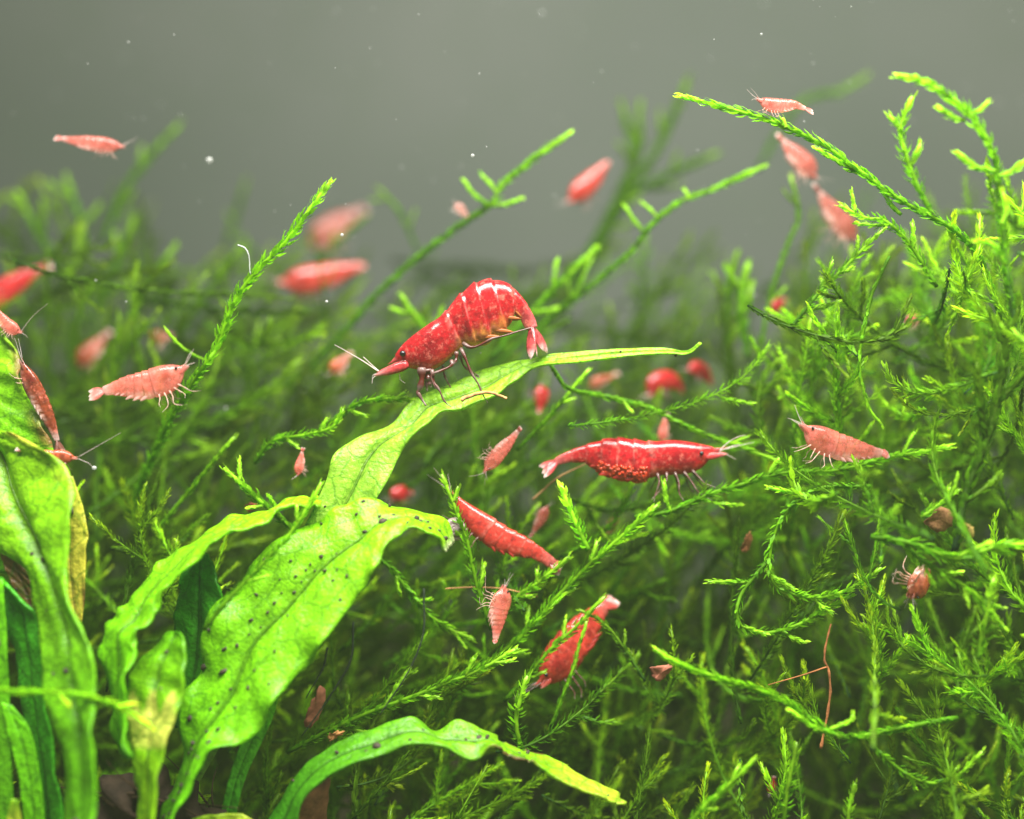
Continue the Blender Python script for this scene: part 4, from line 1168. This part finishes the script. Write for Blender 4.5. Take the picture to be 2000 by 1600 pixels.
def scrap(label, outline, Y, col, tilt=0.2, cat='leaf scrap'):
    """a torn, slightly curled piece of dead leaf"""
    rng = np.random.default_rng(int(outline[0][0]))
    out = np.array(outline, float)
    c = out.mean(0)
    n = 36
    ring = catmull(np.concatenate([out, out[:1]]), n + 1)[:-1]
    ring = ring + rng.normal(0, 1.2, ring.shape)
    b = MB()
    V = []
    for side in (-1, 1):
        for k, sc in enumerate((1.0, 0.66, 0.33)):
            for p in ring:
                q = c + (p - c) * sc
                y = Y + tilt * (q[1] - c[1]) / 60 + 0.10 * math.sin((q[0] - c[0]) / 14.0) * sc + side * 0.012
                V.append(at(q[0], q[1], y))
        V.append(at(c[0], c[1], Y + side * 0.012))
    m = n
    F, T_ = [], []
    k = 3 * m + 1
    for sd in (0, 1):
        o0 = sd * k
        for r_ in range(2):
            for j in range(m):
                qd = [o0 + r_ * m + j, o0 + r_ * m + (j + 1) % m, o0 + (r_ + 1) * m + (j + 1) % m, o0 + (r_ + 1) * m + j]
                F.append(qd if sd else qd[::-1])
        for j in range(m):
            tr = [o0 + 2 * m + j, o0 + 2 * m + (j + 1) % m, o0 + 3 * m]
            T_.append(tr if sd else tr[::-1])
    for j in range(m):
        F.append([j, (j + 1) % m, k + (j + 1) % m, k + j])
    b.add(V, F, T_, col)
    org = at(c[0], c[1], Y)
    return tag(b.build('leaf_scrap', M_LITTER, None, org), label, cat, 'scraps of dead leaf in the moss')


SAL = (0.42, 0.16, 0.09)
scrap('narrow reddish dead leaf scrap below the big spotted leaf', [(625, 1338), (637, 1350), (628, 1390), (608, 1420), (594, 1416), (604, 1380)], 14.9, SAL)
scrap('large tan dead leaf under the stalk of the low fern leaf', [(560, 1640), (580, 1570), (620, 1525), (645, 1520), (640, 1570), (625, 1640)], 14.3, (0.46, 0.22, 0.13))
scrap('reddish triangular leaf scrap beside the tip of the sagging bright stem', [(1268, 1304), (1312, 1300), (1300, 1322), (1288, 1330), (1275, 1324)], 14.9, (0.36, 0.13, 0.08))
scrap('orange leaf scrap deep in the moss left of the ring shaped strand', [(1445, 1072), (1462, 1040), (1470, 1050), (1460, 1078)], 15.6, (0.42, 0.17, 0.07))
scrap('tan leaf scrap right of the pale broad leaved sprig', [(1175, 1040), (1190, 1015), (1208, 1005), (1205, 1030), (1190, 1045)], 16.3, (0.40, 0.22, 0.09))
scrap('brown leaf scrap behind the thick glossy strand', [(1805, 1020), (1830, 990), (1860, 1000), (1862, 1025), (1830, 1040)], 14.9, (0.36, 0.18, 0.08))
scrap('yellowish curled scrap hanging beside the dark stalk', [(1880, 1018), (1898, 1028), (1902, 1046), (1892, 1056), (1884, 1040)], 13.9, (0.5, 0.36, 0.10))
scrap('orange scrap on the low moss stem behind the bottom fern leaf', [(640, 1438), (655, 1428), (672, 1428), (660, 1440), (645, 1447)], 14.5, (0.5, 0.24, 0.08))
scrap('red brown scrap in the moss left of the shrimp leaf foot', [(478, 990), (490, 980), (502, 986), (494, 998), (482, 998)], 16.0, (0.38, 0.08, 0.05))


# snail by the coral shrimp's legs
def snail(label, px, py, Y, r):
    O = at(px, py, Y)
    t = thing('snail', label, 'snail', O)
    b = MB()
    u = np.linspace(0, 1, 60)
    an = u * 2 * np.pi * 2.6
    rr = r * (1 - u) ** 1.1
    P = O + np.stack([np.cos(an) * rr * 0.6, -u * r * 0.7, np.sin(an) * rr * 0.6 + 0.2 * r], 1)
    tube(b, P, np.maximum(rr * 0.55, 0.003), (0.55, 0.42, 0.40), 10)
    b.build('shell', M_LIMB, t, O)
    b = MB()
    P = catmull([O + np.array([-0.9 * r, 0, -0.55 * r]), O + np.array([0, 0, -0.7 * r]), O + np.array([1.0 * r, -0.1 * r, -0.75 * r])], 14)
    tube(b, P, r * 0.3 * np.array([.3, .6, .8, .95, 1, 1, 1, 1, 1, .9, .8, .7, .5, .2]), (0.5, 0.36, 0.32), 8)
    b.build('foot', M_LIMB, t, O)


snail('tiny whitish snail at the legs of the coral red shrimp', 886, 1036, 15.1, 0.13)

# floating specks and bubbles
M_SPECK, _, _N, _L, _P, _ = mat_new('floating_speck')
_n = noise(_N, _L, 700)
_L.new(mixc(_N, _L, _n.outputs['Fac'], (0.3, 0.31, 0.29), (0.6, 0.6, 0.57)), _P.inputs['Base Color'])
_P.inputs['Roughness'].default_value = 0.15
_t = _N.new('ShaderNodeBsdfTransparent')
_m = _N.new('ShaderNodeMixShader')
_m.inputs['Fac'].default_value = 0.45
_L.new(_P.outputs[0], _m.inputs[1])
_L.new(_t.outputs[0], _m.inputs[2])
_L.new(_m.outputs[0], M_SPECK.node_tree.nodes['Material Output'].inputs['Surface'])
for lb, x, y, Y, r in (('sharp white air bubble in open water left of the bright forked shoot', 923, 304, 15, 0.024), ('sharp white air bubble over the faint pinkish shrimp', 668, 459, 15, 0.022),
                       ('white air bubble below the split red shrimp', 638, 589, 15, 0.02), ('air bubble hanging under the feeler of the broad leaf shrimp', 184, 914, 14.5, 0.03),
                       ('pale round floating flake over the feathery moss stem', 409, 313, 13.4, 0.035), ('tiny white air bubble high in open water', 1487, 67, 15, 0.016)):
    b = MB()
    ball(b, at(x, y, Y), r, (0.9, 0.9, 0.9), 10, 12, (1, 1, 0.85))
    tag(b.build('air_bubble', M_SPECK, None, at(x, y, Y)), lb, 'bubble', 'specks in the water')
b = MB()
rng = np.random.default_rng(91)
for _ in range(340):
    Y = rng.uniform(10, 30)
    px, py = rng.uniform(-100, 2100), rng.uniform(-60, 1000) * rng.uniform(0.3, 1)
    ball(b, at(px, py, Y), rng.uniform(0.003, 0.010) * (1.6 if rng.random() < 0.1 else 1), (0.9, 0.9, 0.9), 5, 6, rng.uniform(0.6, 1.3, 3))
tag(b.build('suspended_dust', M_SPECK), 'fine white dust drifting in the water', 'dust', None, 'stuff')

# the slightly milky water
bm = MB()
x0, x1, y0, y1, z0, z1 = -50, 50, -4, 38, -13, 16.6
bm.add([(x0, y0, z0), (x1, y0, z0), (x1, y1, z0), (x0, y1, z0), (x0, y0, z1), (x1, y0, z1), (x1, y1, z1), (x0, y1, z1)],
       [(0, 3, 2, 1), (4, 5, 6, 7), (0, 1, 5, 4), (1, 2, 6, 5), (2, 3, 7, 6), (3, 0, 4, 7)])
mw, nt, N, L, Pn, out = mat_new('milky_water')
N.remove(Pn)
pv = N.new('ShaderNodeVolumePrincipled')
pv.inputs['Color'].default_value = (0.42, 0.53, 0.33, 1)
pv.inputs['Density'].default_value = 0.18
pv.inputs['Anisotropy'].default_value = 0.1
L.new(pv.outputs[0], out.inputs['Volume'])
o = bm.build('haze', mw, smooth=False)
tag(o, 'slightly milky water filling the tank', 'water', None, 'stuff')
